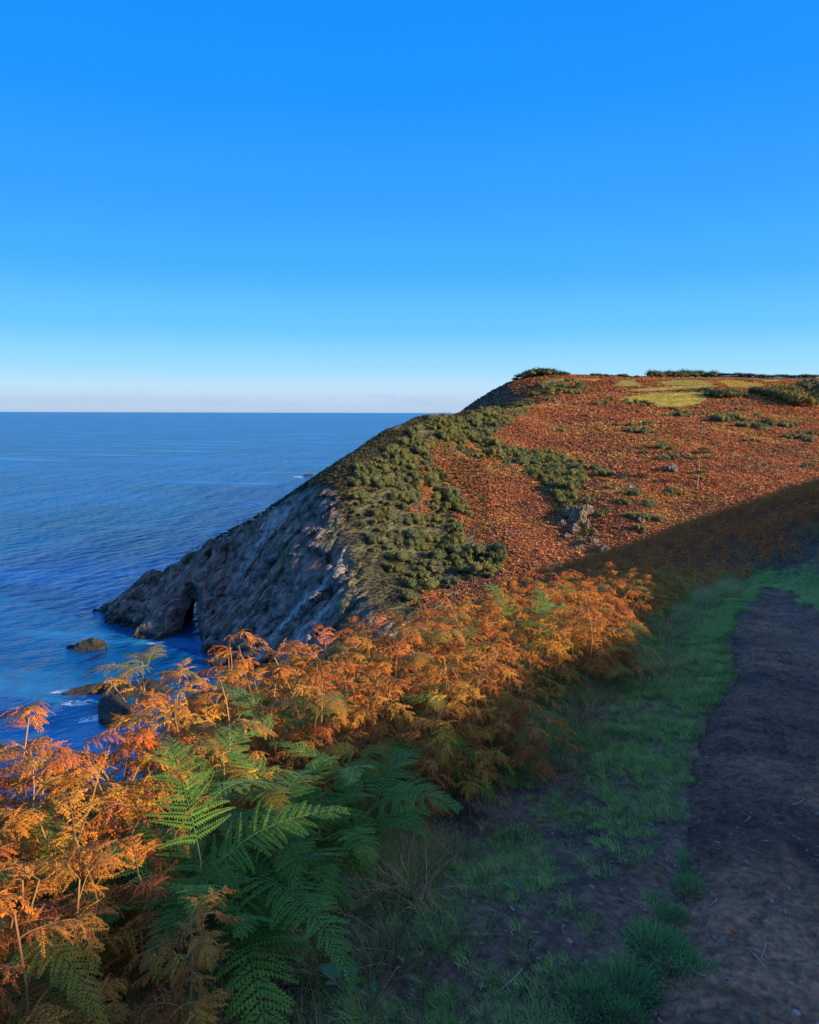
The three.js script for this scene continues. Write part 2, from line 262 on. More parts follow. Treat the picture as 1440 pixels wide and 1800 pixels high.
  const mat = new THREE.MeshStandardMaterial({ vertexColors: true, map: rockGrain, roughness: 0.9, bumpMap: rockBump, bumpScale: 0.5, flatShading: true });
  mat.color.setRGB(1.65, 1.65, 1.65);
  struct('cliff', g, mat, 'grey schist cliff of the headland with a sea arch at its foot', 'cliff');

}
const hillColor = (x, y, z) => { const n = fbm(x * 0.05, 1, z * 0.05, 4), m = fbm(x * 0.4, 2, z * 0.4, 3); const k = 0.6 + 0.8 * m; return [mix(0.16, 0.10, n) * k, mix(0.065, 0.05, n) * k, mix(0.03, 0.022, n) * k]; };
{
  const xs = [], zs = []; for (let x = -10; x < 330; x += 2) xs.push(x); for (let z = -96; z > -330; z -= 2) zs.push(z); for (let z = -330; z > -720; z -= 5) zs.push(z); for (let x = 330; x <= 700; x += 10) xs.push(x);
  const g = gridGeo(xs, zs, landAt, { color: hillColor, skip: (x, z) => x < CB.x1 - 1.5 && z > CB.z0 + 1.5 && z < CB.z1 - 1.5 });
  const rough = texOf(512, (u, v) => tnoise(u, v, 16, 5, 60)); rough.repeat.set(0.2, 0.2);
  struct('hillside', g, new THREE.MeshStandardMaterial({ vertexColors: true, roughness: 1, bumpMap: rough, bumpScale: 0.15 }), 'broad hillside of the headland under russet bracken', 'hillside');
}

// ---------------------------------------------------------------- the near slope and the footpath
const pathL = pchip([[-30, -12.5], [-2, -0.95], [0, -0.15], [2, 0.70], [3.5, 1.33], [5, 2.0], [10, 4.3], [17, 7.7], [21, 9.6], [30, 14], [60, 27]]);
const dropT = pchip([[-60, -2], [-10, 1.3], [0, 1.58], [2, 1.6], [3.5, 1.7], [5, 1.87], [10, 2.65], [17, 4.0], [21, 4.75], [25, 5.4], [35, 6.9], [45, 8.3]]);
const PATHW = (t) => mix(1.65, 0.82, smooth(3, 16, t)) * mix(1, 0.4, smooth(17, 21.5, t));
const leftX = pchip([[-80, -52], [-9, -4.4], [-7, -2.9], [-5, -1.4], [-3, -0.42], [-1.5, -0.08], [0, 0.0]]);
const CREST = 4.4;
function slopeAt(x, z) {
  const t = -z, s = x - pathL(t), w = PATHW(t);
  let y = EYE - dropT(t) + (s < 0 ? leftX(s) : s < w ? 0 : mix(0.425, 0.325, smooth(-6.5, 0.5, t)) * (s - w) * smooth(0, 1.2, s - w));
  const b = smooth(21, 33, t);
  if (b > 0) { let p = EYE - 8.4 + 0.346 * (x - 11.7) + 0.17 * (45 - t); if (x < 9) p -= 0.02 * (9 - x) ** 2; y = mix(y, p, b); }
  if (t > 46) y -= 0.03 * (t - 46) ** 2;
  return smin(y, EYE + CREST, 3);
}
const edgeJit = (t) => (fbm(t * 1.3, 4, 2, 3) - 0.5) * 0.34;
const onPath = (x, z) => { const t = -z; if (t > 22) return 0; const s = x - pathL(t), e = edgeJit(t), w = PATHW(t); return smooth(e - 0.08, e + 0.14, s) * smooth(w + 0.2 + edgeJit(t + 50), w - 0.05 + edgeJit(t + 50), s); };
function groundAt(x, z) { const n = Math.hypot(x, z); const m = n < 40 ? (fbm(x * 1.7, 1, z * 1.7, 4) - 0.5) * 0.16 + (n < 12 ? (fbm(x * 9, 5, z * 9, 3) - 0.5) * 0.035 : 0) : (fbm(x * 0.3, 1, z * 0.3, 3) - 0.5) * 0.8; return slopeAt(x, z) + m * (1 - 0.75 * onPath(x, z)) - 0.05 * onPath(x, z); }
const soilBump = texOf(1024, (u, v) => { const a = tnoise(u, v, 24, 5, 9), b = tnoise(u, v, 90, 3, 29), st = Math.pow(1 - Math.abs(2 * tnoise(u, v, 48, 2, 63) - 1), 3); return 0.45 * a + 0.4 * b + 0.15 * st; });
const soilMap = texOf(1024, (u, v) => { const a = tnoise(u, v, 7, 6, 19), b = tnoise(u, v, 70, 3, 39), c = tnoise(u, v, 160, 2, 59), f = smooth(0.80, 0.9, c) * 0.5; const k = 0.62 + 0.5 * (a - 0.5) + 0.5 * (b - 0.5) + f * 0.4; return [k, k * (0.98 + 0.05 * f), k * (0.95 + 0.1 * f)]; }, { color: true });
{
  const xs = [], zs = [];
  for (let x = -70; x < -8; x += 2) xs.push(x); for (let x = -8; x < -3; x += 0.25) xs.push(x); for (let x = -3; x < 4; x += 0.04) xs.push(x); for (let x = 4; x < 14; x += 0.15) xs.push(x); for (let x = 14; x < 30; x += 0.5) xs.push(x); for (let x = 30; x <= 90; x += 4) xs.push(x);
  for (let z = 70; z > 2; z -= 2) zs.push(z); for (let z = 2; z > -1; z -= 0.2) zs.push(z); for (let z = -1; z > -7; z -= 0.04) zs.push(z); for (let z = -7; z > -24; z -= 0.12) zs.push(z); for (let z = -24; z > -56; z -= 0.5) zs.push(z); for (let z = -56; z >= -92; z -= 2) zs.push(z);
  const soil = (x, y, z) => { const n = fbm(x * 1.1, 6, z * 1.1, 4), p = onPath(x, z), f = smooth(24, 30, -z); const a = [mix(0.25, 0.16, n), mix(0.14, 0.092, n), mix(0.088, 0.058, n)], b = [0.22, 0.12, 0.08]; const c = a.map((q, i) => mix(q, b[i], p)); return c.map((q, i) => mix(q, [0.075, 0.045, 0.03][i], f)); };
  const g = gridGeo(xs, zs, (x, z) => groundAt(x, z), { color: soil, uv: 1.5 });
  struct('ground', g, new THREE.MeshStandardMaterial({ vertexColors: true, map: soilMap, color: new THREE.Color(1.7, 1.7, 1.7), roughness: 1, bumpMap: soilBump, bumpScale: 0.02 }), 'dark soil of the near slope under grass and bracken', 'ground');
  // trodden earth of the footpath
  const us = range(0, 1, 120), ts = range(0.3, 22, 620, 1.7), pos = [], uv = [], idx = [], col = [];
  for (const t of ts) for (const u of us) {
    const e0 = edgeJit(t) - 0.05, e1 = PATHW(t) + 0.1 + edgeJit(t + 50), s = mix(e0, e1, u), x = pathL(t) + s, z = -t, rim = Math.min(u, 1 - u);
    const hump = 0.035 * Math.sin(u * Math.PI * 2.2 + 0.6) * smooth(0, 0.15, rim);
    const y = slopeAt(x, z) - 0.022 + hump + (fbm(x * 2.2, 3, z * 2.2, 4) - 0.5) * 0.11 + (fbm(x * 11, 7, z * 11, 3) - 0.5) * 0.045 + Math.pow(noise3(x * 34, 2, z * 34), 4) * 0.022 - 0.1 * smooth(0.06, 0, rim);
    pos.push(x, y, z); uv.push(x / 1.3, z / 1.3);
    const n = fbm(x * 1.6, 9, z * 1.6, 4), st = smooth(0.38, 0.62, fbm(x * 0.9 + 4, 19, z * 0.9, 4)), k = 0.65 + 0.75 * n; col.push(mix(0.31, 0.18, st) * k, mix(0.145, 0.085, st) * k, mix(0.075, 0.047, st) * k);
  }
  const nx = us.length; for (let j = 0; j < ts.length - 1; j++) for (let i = 0; i < nx - 1; i++) { const a = j * nx + i; idx.push(a, a + 1, a + nx, a + 1, a + nx + 1, a + nx); }
  const pg = new THREE.BufferGeometry(); pg.setAttribute('position', new THREE.Float32BufferAttribute(pos, 3)); pg.setAttribute('uv', new THREE.Float32BufferAttribute(uv, 2)); pg.setAttribute('color', new THREE.Float32BufferAttribute(col, 3)); pg.setIndex(idx); pg.computeVertexNormals();
  struct('footpath', pg, new THREE.MeshStandardMaterial({ vertexColors: true, map: soilMap, color: new THREE.Color(1.7, 1.7, 1.7), roughness: 0.95, bumpMap: soilBump, bumpScale: 0.022 }), 'bare earth footpath curving away along the slope', 'footpath');
}
// ---------------------------------------------------------------- plants: geometry
class Build { // collects triangles with colours
  constructor() { this.p = []; this.c = []; this.i = []; }
  v(x, y, z, c) { this.p.push(x, y, z); this.c.push(c[0], c[1], c[2]); return this.p.length / 3 - 1; }
  tri(a, b, c) { this.i.push(a, b, c); }
  tube(pts, radii, col, n = 5) {
    const V = (a) => new THREE.Vector3(...a); let prev = null;
    for (let k = 0; k < pts.length; k++) {
      const t = V(pts[Math.min(k + 1, pts.length - 1)]).sub(V(pts[Math.max(k - 1, 0)])).normalize();
      const a = Math.abs(t.y) < 0.9 ? new THREE.Vector3(0, 1, 0) : new THREE.Vector3(1, 0, 0), u = new THREE.Vector3().crossVectors(t, a).normalize(), w = new THREE.Vector3().crossVectors(t, u);
      const ring = []; for (let j = 0; j < n; j++) { const th = j / n * 6.2832, r = radii[k]; ring.push(this.v(pts[k][0] + (u.x * Math.cos(th) + w.x * Math.sin(th)) * r, pts[k][1] + (u.y * Math.cos(th) + w.y * Math.sin(th)) * r, pts[k][2] + (u.z * Math.cos(th) + w.z * Math.sin(th)) * r, typeof col === 'function' ? col(k / (pts.length - 1)) : col)); }
      if (prev) for (let j = 0; j < n; j++) { const j1 = (j + 1) % n; this.tri(prev[j], ring[j], prev[j1]); this.tri(prev[j1], ring[j], ring[j1]); }
      prev = ring;
    }
  }
  geo() { const g = new THREE.BufferGeometry(); g.setAttribute('position', new THREE.Float32BufferAttribute(this.p, 3)); g.setAttribute('color', new THREE.Float32BufferAttribute(this.c, 3)); g.setIndex(this.i); g.computeVertexNormals(); return g; }
}
// one bracken frond: midrib arching out along +x, leaflets either side, each leaflet cut into lobes
function frond({ L = 0.5, W = 0.2, pairs = 12, a0 = 0.7, a1 = -0.5, droop = 0.25, wild = 0, lobe = 0.012, lobeLen = 0.03, seed = 1, tone, rib, ribR = 0.003, start = 0.12 }) {
  const r = rng(seed), leaf = new Build(), stalk = new Build(), N = 18, pts = [], ang = [];
  let x = 0, y = 0, z = 0; const sway = (r() - 0.5) * 0.5;
  for (let k = 0; k <= N; k++) { const s = k / N, a = mix(a0, a1, Math.pow(s, 1.15)) + wild * 0.25 * Math.sin(s * 9 + seed); pts.push([x, y, z]); ang.push(a); x += Math.cos(a) * L / N; y += Math.sin(a) * L / N; z += sway * s * L / N; }
  stalk.tube(pts, pts.map((_, k) => mix(ribR, ribR * 0.3, k / N)), rib, 4);
  for (let i = 0; i < pairs; i++) for (const sd of [-1, 1]) {
    const s = mix(start, 0.985, Math.pow((i + (sd > 0 ? 0.2 : 0)) / pairs, 0.9)), f = s * N, k = Math.min(N - 1, Math.floor(f)), q = f - k;
    const bx = mix(pts[k][0], pts[k + 1][0], q), by = mix(pts[k][1], pts[k + 1][1], q), bz = mix(pts[k][2], pts[k + 1][2], q), a = ang[k];
    const T = new THREE.Vector3(Math.cos(a), Math.sin(a), 0), Nn = new THREE.Vector3(-Math.sin(a), Math.cos(a), 0), S = new THREE.Vector3(0, 0, sd);
    const len = W * Math.pow(1 - s, 0.8) * (i === 0 ? 0.85 : 1) * (1 + (r() - 0.5) * (0.15 + 0.5 * wild)) + 0.012;
    if (wild && r() < 0.08 * wild) continue;
    const fw = mix(0.25, 0.8, s) + (r() - 0.5) * (0.1 + 0.9 * wild), dr = droop * (1 + wild * (r() * 2.2 - 0.5)), lift = (r() - 0.5) * wild * 1.1 + 0.12;
    const D = S.clone().multiplyScalar(Math.cos(fw)).addScaledVector(T, Math.sin(fw)).addScaledVector(Nn, lift).normalize();
    const C = T.clone().addScaledVector(D, -T.dot(D)).normalize(), K = new THREE.Vector3().crossVectors(D, C);
    const m = Math.max(3, Math.round(len / lobe)), curl = wild * (r() - 0.35) * 2.4, side0 = tone(s, r());
    let px = bx, py = by, pz = bz, prev = null; const step = len / m, dir = D.clone();
    for (let j = 0; j < m; j++) {
      const u = j / m; dir.y -= dr * step / len * 1.2; dir.addScaledVector(T, curl * step / len).normalize();
      const nx = px + dir.x * step, ny = py + dir.y * step, nz = pz + dir.z * step;
      const ll = lobeLen * Math.pow(1 - u * 0.93, 0.75) * Math.min(1, len / (W * 0.55) + 0.25) * (1 - 0.35 * wild * r());
      for (const e of [-1, 1]) {
        const tw = wild * (r() - 0.6) * 2.0 - 0.12, ct = Math.cos(tw), st = Math.sin(tw);
        const lx = C.x * e * ct + K.x * sd * e * st * e + dir.x * 0.35, ly = C.y * e * ct + Math.abs(st) * -0.8 * Math.sign(wild || 0) + dir.y * 0.35 - 0.05, lz = C.z * e * ct + K.z * st + dir.z * 0.35;
        const c = side0.map((q2) => q2 * (0.85 + 0.3 * r())), h = 0.46;
        const v0 = leaf.v(px, py, pz, c), v1 = leaf.v(px + dir.x * step * 0.95 + lx * ll * h * 0.7, py + dir.y * step * 0.95 + ly * ll * h * 0.7, pz + dir.z * step * 0.95 + lz * ll * h * 0.7, c);
        const v2 = leaf.v(px + lx * ll * h, py + ly * ll * h, pz + lz * ll * h, c), v3 = leaf.v(px + lx * ll + dir.x * step * 0.4, py + ly * ll + dir.y * step * 0.4, pz + lz * ll + dir.z * step * 0.4, c);
        if (e > 0) { leaf.tri(v0, v1, v2); leaf.tri(v1, v3, v2); } else { leaf.tri(v0, v2, v1); leaf.tri(v1, v2, v3); }
      }
      px = nx; py = ny; pz = nz;
    }
  }
  return { leaf: leaf.geo(), rib: stalk.geo() };
}
const pick = (r, list) => list[Math.floor(r() * list.length) % list.length];
const deadTone = (hue) => (s, r) => { const A = [[0.56, 0.205, 0.030], [0.50, 0.155, 0.030], [0.62, 0.27, 0.036], [0.42, 0.12, 0.030], [0.54, 0.235, 0.04]][hue]; const k = 0.7 + 0.55 * r; return [A[0] * k, A[1] * k, A[2] * k]; };
const greenTone = (hue) => (s, r) => { const A = [[0.125, 0.25, 0.035], [0.17, 0.29, 0.035], [0.105, 0.22, 0.042]][hue], k = 0.8 + 0.4 * r; const b = hue === 1 ? smooth(0.6, 1, s) * 0.6 : 0; return [mix(A[0], 0.24, b) * k, mix(A[1], 0.20, b) * k, mix(A[2], 0.03, b) * k]; };
const turnTone = (s, r) => { const t = clamp(0.15 + 0.9 * s + (r - 0.5) * 0.8, 0, 1); return [mix(0.10, 0.44, t), mix(0.20, 0.24, t), mix(0.03, 0.035, t)]; };
const leafMat = new THREE.MeshPhysicalMaterial({ vertexColors: true, roughness: 1, transmission: 0.3, thickness: 0, specularIntensity: 0.35, side: THREE.DoubleSide });
const drySheet = new THREE.MeshPhysicalMaterial({ vertexColors: true, roughness: 1, transmission: 0.22, thickness: 0, specularIntensity: 0.3, side: THREE.DoubleSide });
const stemMat = new THREE.MeshStandardMaterial({ vertexColors: true, roughness: 0.7, side: THREE.DoubleSide });
const deadRib = [0.30, 0.14, 0.05], greenRib = [0.13, 0.19, 0.045], strawRib = [0.40, 0.22, 0.08];
const deadFronds = [...Array(10).keys()].map((k) => frond({ L: 0.26 + 0.03 * (k % 4), W: 0.11 + 0.015 * (k % 3), pairs: 10 + k % 3, a0: 0.75 - 0.1 * (k % 4), a1: -0.9 - 0.2 * (k % 3), droop: 0.8, wild: 0.75 + 0.12 * (k % 4), lobe: 0.0095, lobeLen: 0.023, seed: 100 + k, tone: deadTone(k % 5), rib: k % 2 ? deadRib : strawRib, ribR: 0.0025 }));
const turnFronds = [...Array(4).keys()].map((k) => frond({ L: 0.42, W: 0.17, pairs: 13, a0: 0.6 - 0.1 * k, a1: -0.7, droop: 0.45, wild: 0.22, lobe: 0.011, lobeLen: 0.025, seed: 140 + k, tone: turnTone, rib: strawRib, ribR: 0.0026 }));
const greenFronds = [...Array(7).keys()].map((k) => frond({ L: 0.56 + 0.03 * k, W: 0.20, pairs: 17, a0: 1.0 - 0.09 * k, a1: -0.55, droop: 0.32, wild: 0.28, lobe: 0.0105, lobeLen: 0.026, seed: 160 + k, tone: greenTone(k % 3), rib: greenRib, ribR: 0.003 }));

// a plant plan: stem and where its fronds sit
const UPV = new THREE.Vector3(0, 1, 0);
function plan(kind, seed) {
  const r = rng(seed), parts = [], h = kind === 'green' ? 0.34 + 0.22 * r() : 0.50 + 0.38 * r(), lx = (r() - 0.5) * 0.3, lz = (r() - 0.5) * 0.3, pts = [];
  for (let k = 0; k <= 8; k++) { const s = k / 8; pts.push([lx * s * s + 0.02 * Math.sin(s * 7 + seed), h * s, lz * s * s + 0.02 * Math.cos(s * 6 + seed)]); }
  const st = new Build(); st.tube(pts, pts.map((_, k) => mix(0.0055, 0.0028, k / 8)), kind === 'green' ? greenRib : r() < 0.5 ? deadRib : strawRib, 5);
  const n = kind === 'green' ? 5 : 9; let az = r() * 6.28;
  for (let k = 0; k < n; k++) {
    const s = kind === 'green' ? mix(0.35, 1, k / (n - 1)) : mix(0.3, 1, k / (n - 1)), j = Math.min(7, Math.floor(s * 8)), q = s * 8 - j; az += 2.2 + (r() - 0.5) * 1.0;
    const f = kind === 'green' ? pick(r, greenFronds) : kind === 'turn' ? pick(r, r() < 0.6 ? turnFronds : deadFronds) : pick(r, deadFronds);
    const m = new THREE.Matrix4().compose(new THREE.Vector3(mix(pts[j][0], pts[j + 1][0], q), mix(pts[j][1], pts[j + 1][1], q), mix(pts[j][2], pts[j + 1][2], q)), new THREE.Quaternion().setFromEuler(new THREE.Euler((r() - 0.5) * 0.5, az, (kind === 'green' ? 0.15 : 0.0) + (r() - 0.5) * 0.5, 'YXZ')), new THREE.Vector3().setScalar(mix(1.05, 0.75, s) * (0.85 + 0.35 * r())));
    parts.push({ f, m });
  }
  return { stem: st.geo(), parts, kind };
}
function plantThing(pl, name) { // a plant as a thing: stem and fronds are parts, each frond's midrib a sub-part
  const g = new THREE.Group();
  add(new THREE.Mesh(pl.stem, stemMat), 'stem', g);
  for (const { f, m } of pl.parts) { const o = add(new THREE.Mesh(f.leaf, pl.kind === 'dead' ? drySheet : leafMat), 'frond', g); m.decompose(o.position, o.quaternion, o.scale); add(new THREE.Mesh(f.rib, stemMat), 'midrib', o); }
  return g;
}
function plantMerged(pl) { const list = [pl.stem]; for (const { f, m } of pl.parts) { list.push(f.leaf.clone().applyMatrix4(m), f.rib.clone().applyMatrix4(m)); } return mergeGeometries(list); }
const deadPlans = [...Array(9).keys()].map((k) => plan('dead', 300 + k)), turnPlans = [...Array(3).keys()].map((k) => plan('turn', 330 + k)), greenPlans = [...Array(4).keys()].map((k) => plan('green', 350 + k));
const M4 = new THREE.Matrix4(), Q = new THREE.Quaternion(), E = new THREE.Euler(), VP = new THREE.Vector3(), VS = new THREE.Vector3();
function scatter(name, geos, mat, spots, label, category, kind = 'stuff', parent = scene) { // spots: [x, y, z, scale, turn, tilt, r, g, b, scaleY]
  const by = geos.map(() => []); spots.forEach((s, i) => by[i % geos.length].push(s));
  const holder = geos.length > 1 ? tag(add(new THREE.Group(), name), label, category, null, kind) : null;
  geos.forEach((g, k) => {
    if (!by[k].length) return;
    const im = new THREE.InstancedMesh(g, mat, by[k].length), c = new THREE.Color();
    by[k].forEach((s, i) => { E.set(s[5] ?? 0, s[4] ?? 0, (s[5] ?? 0) * 0.6, 'YXZ'); M4.compose(VP.set(s[0], s[1], s[2]), Q.setFromEuler(E), VS.set(s[3], s[3] * (s[9] ?? 1), s[3])); im.setMatrixAt(i, M4); im.setColorAt(i, c.setRGB(s[6] ?? 1, s[7] ?? 1, s[8] ?? 1)); });
    im.userData.kind = kind;
    if (holder) add(im, name, holder); else tag(add(im, name), label, category, null, kind);
  });
}
function grassTuft(n, rad, seed, { w = 0.004, lean = 0.6, col = [0.15, 0.27, 0.055], segs = 3 } = {}) { // unit height
  const r = rng(seed), b = new Build();
  for (let i = 0; i < n; i++) {
    const a = r() * 6.28, d = Math.sqrt(r()) * rad, x = Math.cos(a) * d, z = Math.sin(a) * d, h = 0.45 + 0.55 * r(), la = a + (r() - 0.5) * 2.2, ln = lean * (0.3 + r()) , wx = -Math.sin(la + 0.6) * w, wz = Math.cos(la + 0.6) * w, k = 0.7 + 0.6 * r(), dry = r() < 0.26;
    const c = dry ? [0.38 * k, 0.29 * k, 0.14 * k] : col.map((q) => q * k); let p = null;
    for (let s = 0; s <= segs; s++) { const u = s / segs, ww = 1 - u * 0.92, ox = x + Math.cos(la) * ln * h * u * u, oz = z + Math.sin(la) * ln * h * u * u, y = h * (u - 0.25 * ln * u * u); const v0 = b.v(ox - wx * ww, y, oz - wz * ww, c), v1 = b.v(ox + wx * ww, y, oz + wz * ww, c); if (p) { b.tri(p[0], p[1], v0); b.tri(p[1], v1, v0); } p = [v0, v1]; }
  }
  return b.geo();
}
function onSlope(px, py) { const q = dirOf(px, py); let pd = 0.3; for (let d = 0.3; d < 90; d *= 1.01) { const k = d / -q[2]; if (groundAt(q[0] * k, -d) > EYE + q[1] * k) { return [q[0] * k, groundAt(q[0] * k, -d), -d]; } pd = d; } return null; }

// ---------------------------------------------------------------- bracken thicket beside the path
const r1 = rng(5150), fernSpots = [[-0.53, 2.3, 0.3], [-0.74, 2.45, 0.24], [-0.43, 2.5, 0.28], [-0.24, 2.75, 0.28], [-0.55, 2.05, 0.28], [-0.42, 2.1, 0.28], [-0.31, 2.45, 0.26], [-0.12, 2.75, 0.22], [-0.8, 2.25, 0.18]];
const brackenEdge = (t) => -1.08 + (fbm(t * 0.9, 31, 4, 3) - 0.5) * 0.9 - 0.3 * smooth(9, 16, t) + 0.32 * smooth(2.6, 3.6, t) * smooth(10, 7, t);
const spots = [];
for (let n = 0; n < 15000; n++) {
  const t = 0.75 + Math.pow(r1(), 1.35) * 25, e = brackenEdge(t), s = e - Math.pow(r1(), 1.2) * (4.6 + 0.1 * t), x = pathL(t) + s, z = -t;
  if (x < -0.58 * t - 1.4) continue;
  if (t < 1.7 && x > -0.75) continue;
  if (t > 3.3 && x < -0.30 * t) continue;                 // the edge of the drop
  if (fernSpots.some(([fx, ft, fr]) => Math.hypot(fx - x, ft - t) < fr) && n % 11) continue;
  let near = false; const min = 0.072 + 0.007 * t; for (const o of spots) if (Math.abs(o.x - x) < min && Math.abs(o.z - z) < min) { near = true; break; } if (near) continue;
  spots.push({ x, z, t, s, e, y: groundAt(x, z) - 0.02 });
}
spots.sort((a, b) => a.t - b.t);
const nearDead = [], massDead = [], massTurn = [], massGreen = [];
for (const o of spots) {
  const size = (0.60 + 0.32 * r1()) * mix(0.86, 1.02, smooth(0, 0.9, o.e - o.s)) * mix(1, 1.12, smooth(7, 14, o.t)), u = r1(), inView = Math.abs(o.x) < 0.53 * o.t + 0.25;
  const a = [o.x, o.y, o.z, size, r1() * 6.28, (r1() - 0.5) * 0.45, 0.8 + 0.35 * r1(), 0.75 + 0.4 * r1(), 0.8 + 0.3 * r1()];
  if (u < 0.055) massGreen.push(a); else if (u < 0.16) massTurn.push(a); else if (inView && nearDead.length < 150 && o.t > 1.6 && r1() < 0.4) nearDead.push(a); else massDead.push(a);
}

scatter('bracken_thicket', deadPlans.map(plantMerged), drySheet, massDead, 'tangled mass of rust orange dead bracken along the cliff edge', 'bracken');
scatter('turning_bracken', turnPlans.map(plantMerged), leafMat, massTurn, 'yellowing bracken fronds mixed through the orange thicket', 'bracken');
scatter('green_bracken', greenPlans.map(plantMerged), leafMat, massGreen, 'scattered green bracken fronds within the orange thicket', 'bracken');
nearDead.forEach((s, i) => {
  const g = add(plantThing(deadPlans[i % deadPlans.length]), 'bracken_plant'); g.position.set(s[0], s[1], s[2]); g.rotation.set(s[5], s[4], s[5] * 0.6, 'YXZ'); g.scale.setScalar(s[3]);
  const back = s[0] - pathL(-s[2]) < brackenEdge(-s[2]) - 1.2;
  const t = -s[2], k = t < 2.4 ? 0 : t < 3.3 ? 1 : t < 4.4 ? 2 : t < 6 ? 3 : 4, where = ['in the near corner', 'among the big dark ferns', 'just beyond the big dark ferns', 'short of the broad yellow fern', 'beyond the broad yellow fern'][k];
  tag(g, (back ? 'rust orange dead bracken plant on the seaward side, ' : 'brown dead bracken plant on the path side, ') + where, 'bracken', 'dead bracken ' + (back ? 'on the seaward side ' : 'on the path side ') + where);
});
// ferns that stand out: [pixel x of the base, metres ahead, scale, lean, plan, turn, label]
const ferns = [
  ['green_fern', 400, 2.3, 1.35, 0, 0.4, 'largest dark green fern arching out of the thicket close to the camera'],
  ['green_fern', 300, 2.45, 1.2, 1, 2.1, 'dark green fern just seaward of the largest fern'],
  ['green_fern', 480, 2.5, 1.15, 2, 3.3, 'dark green fern with upright fronds behind the largest fern'],
  ['green_fern', 600, 2.75, 1.2, 3, 1.2, 'dark green fern leaning over the dry grass beside the largest fern'],
  ['green_fern', 130, 2.1, 1.1, 1, 5.0, 'low green fern with yellow tips among brown fronds in the corner'],
  ['green_fern', 520, 3.9, 1.15, 0, 4.1, 'bright green fern tip catching sun in the middle of the thicket'],
  ['green_fern', 905, 6.0, 1.35, 2, 0.9, 'broad yellow green fern on the sunlit edge beside the grass'],
  ['green_fern', 960, 6.3, 1.25, 1, 2.6, 'green fern drooping over the grass next to the broad yellow green fern'],
  ['green_fern', 930, 4.6, 0.9, 3, 5.6, 'fan shaped green fern low down at the edge of the grass verge'],
  ['green_fern', 1080, 11.5, 1.5, 0, 3.7, 'pale silvery green fern at the far end of the thicket'],
  ['green_fern', 860, 7.0, 1.2, 3, 1.9, 'green fern topped with yellow at the back of the thicket'],
  ['green_fern', 345, 2.05, 1.25, 2, 1.0, 'dark green fern hanging low in front of the largest fern'],
  ['green_fern', 440, 2.1, 1.15, 3, 4.6, 'dark green fern drooping to the grass beside the largest fern'],
  ['green_fern', 545, 2.45, 1.1, 0, 2.4, 'dark green fern spreading flat over the dry stalks'],
  ['green_fern', 660, 2.75, 1.0, 1, 5.5, 'green fern reaching out towards the path at the foot of the thicket'],
  ['green_fern', 230, 2.25, 1.1, 3, 0.3, 'green fern with pale fronds between brown bracken and the largest fern'],
  ['green_fern', 560, 4.1, 1.2, 2, 0.1, 'bright green fern beside the one catching sun mid thicket'],
  ['green_fern', 30, 1.75, 0.75, 2, 0.2, 'small yellow green fern tip in the bottom corner'],
];
for (const [name, px, t, k, pi, turn, label] of ferns) { const x = (px - 720) / FPX * t * 1.02, g = add(plantThing(greenPlans[pi]), name); g.position.set(x, groundAt(x, -t) - 0.01, -t); g.rotation.y = turn; g.scale.setScalar(k * (t < 3.5 ? 0.72 : t < 5 ? 0.55 : 0.72)); tag(g, label, 'fern'); }
{ // the lone umbrella-shaped frond against the sea
  const g = add(new THREE.Group(), 'bracken_plant'), st = new Build(), pts = range(0, 1, 8).map((s) => [0.03 * Math.sin(s * 5), s * 0.88, 0]);
  st.tube(pts, pts.map((_, k) => mix(0.006, 0.003, k / 8)), [0.50, 0.27, 0.09], 5);
  for (const [dx, dz, h0, h1] of [[-0.21, 0.05, 0.42, 0.82], [0.22, 0.04, 0.6, 0.82], [-0.14, -0.1, 0.62, 0.84]]) { const q = range(0, 1, 5).map((s) => [dx * s, mix(h0, h1, Math.pow(s, 0.8)), dz * s]); st.tube(q, q.map((_, k) => mix(0.004, 0.002, k / 5)), [0.50, 0.27, 0.09], 4); }
  add(new THREE.Mesh(st.geo(), stemMat), 'stem', g);
  [[0, 0.86, 0, 1.5, 0.75, 0.15], [-0.04, 0.84, 0.02, 3.14, 1.0, -0.1], [0.04, 0.82, 0.02, 0.05, 0.9, -0.12], [0.0, 0.86, 0, 4.4, 0.8, 0.0], [0, 0.84, 0, 2.3, 0.85, 0]].forEach(([x, y, z, az, k, tl], i) => { const f = turnFronds[i % 4], o = add(new THREE.Mesh(f.leaf, leafMat), 'frond', g); o.position.set(x, y, z); o.rotation.set(0, az, tl, 'YXZ'); o.scale.setScalar(k * 0.8); add(new THREE.Mesh(f.rib, stemMat), 'midrib', o); });
  const x = (268 - 720) / FPX * 4.0 * 1.05; g.position.set(x, groundAt(x, -4.0) + 0.02, -4.0); g.scale.setScalar(0.98);
  tag(g, 'tall lone bracken frond shaped like an umbrella standing against the sea', 'bracken');
}
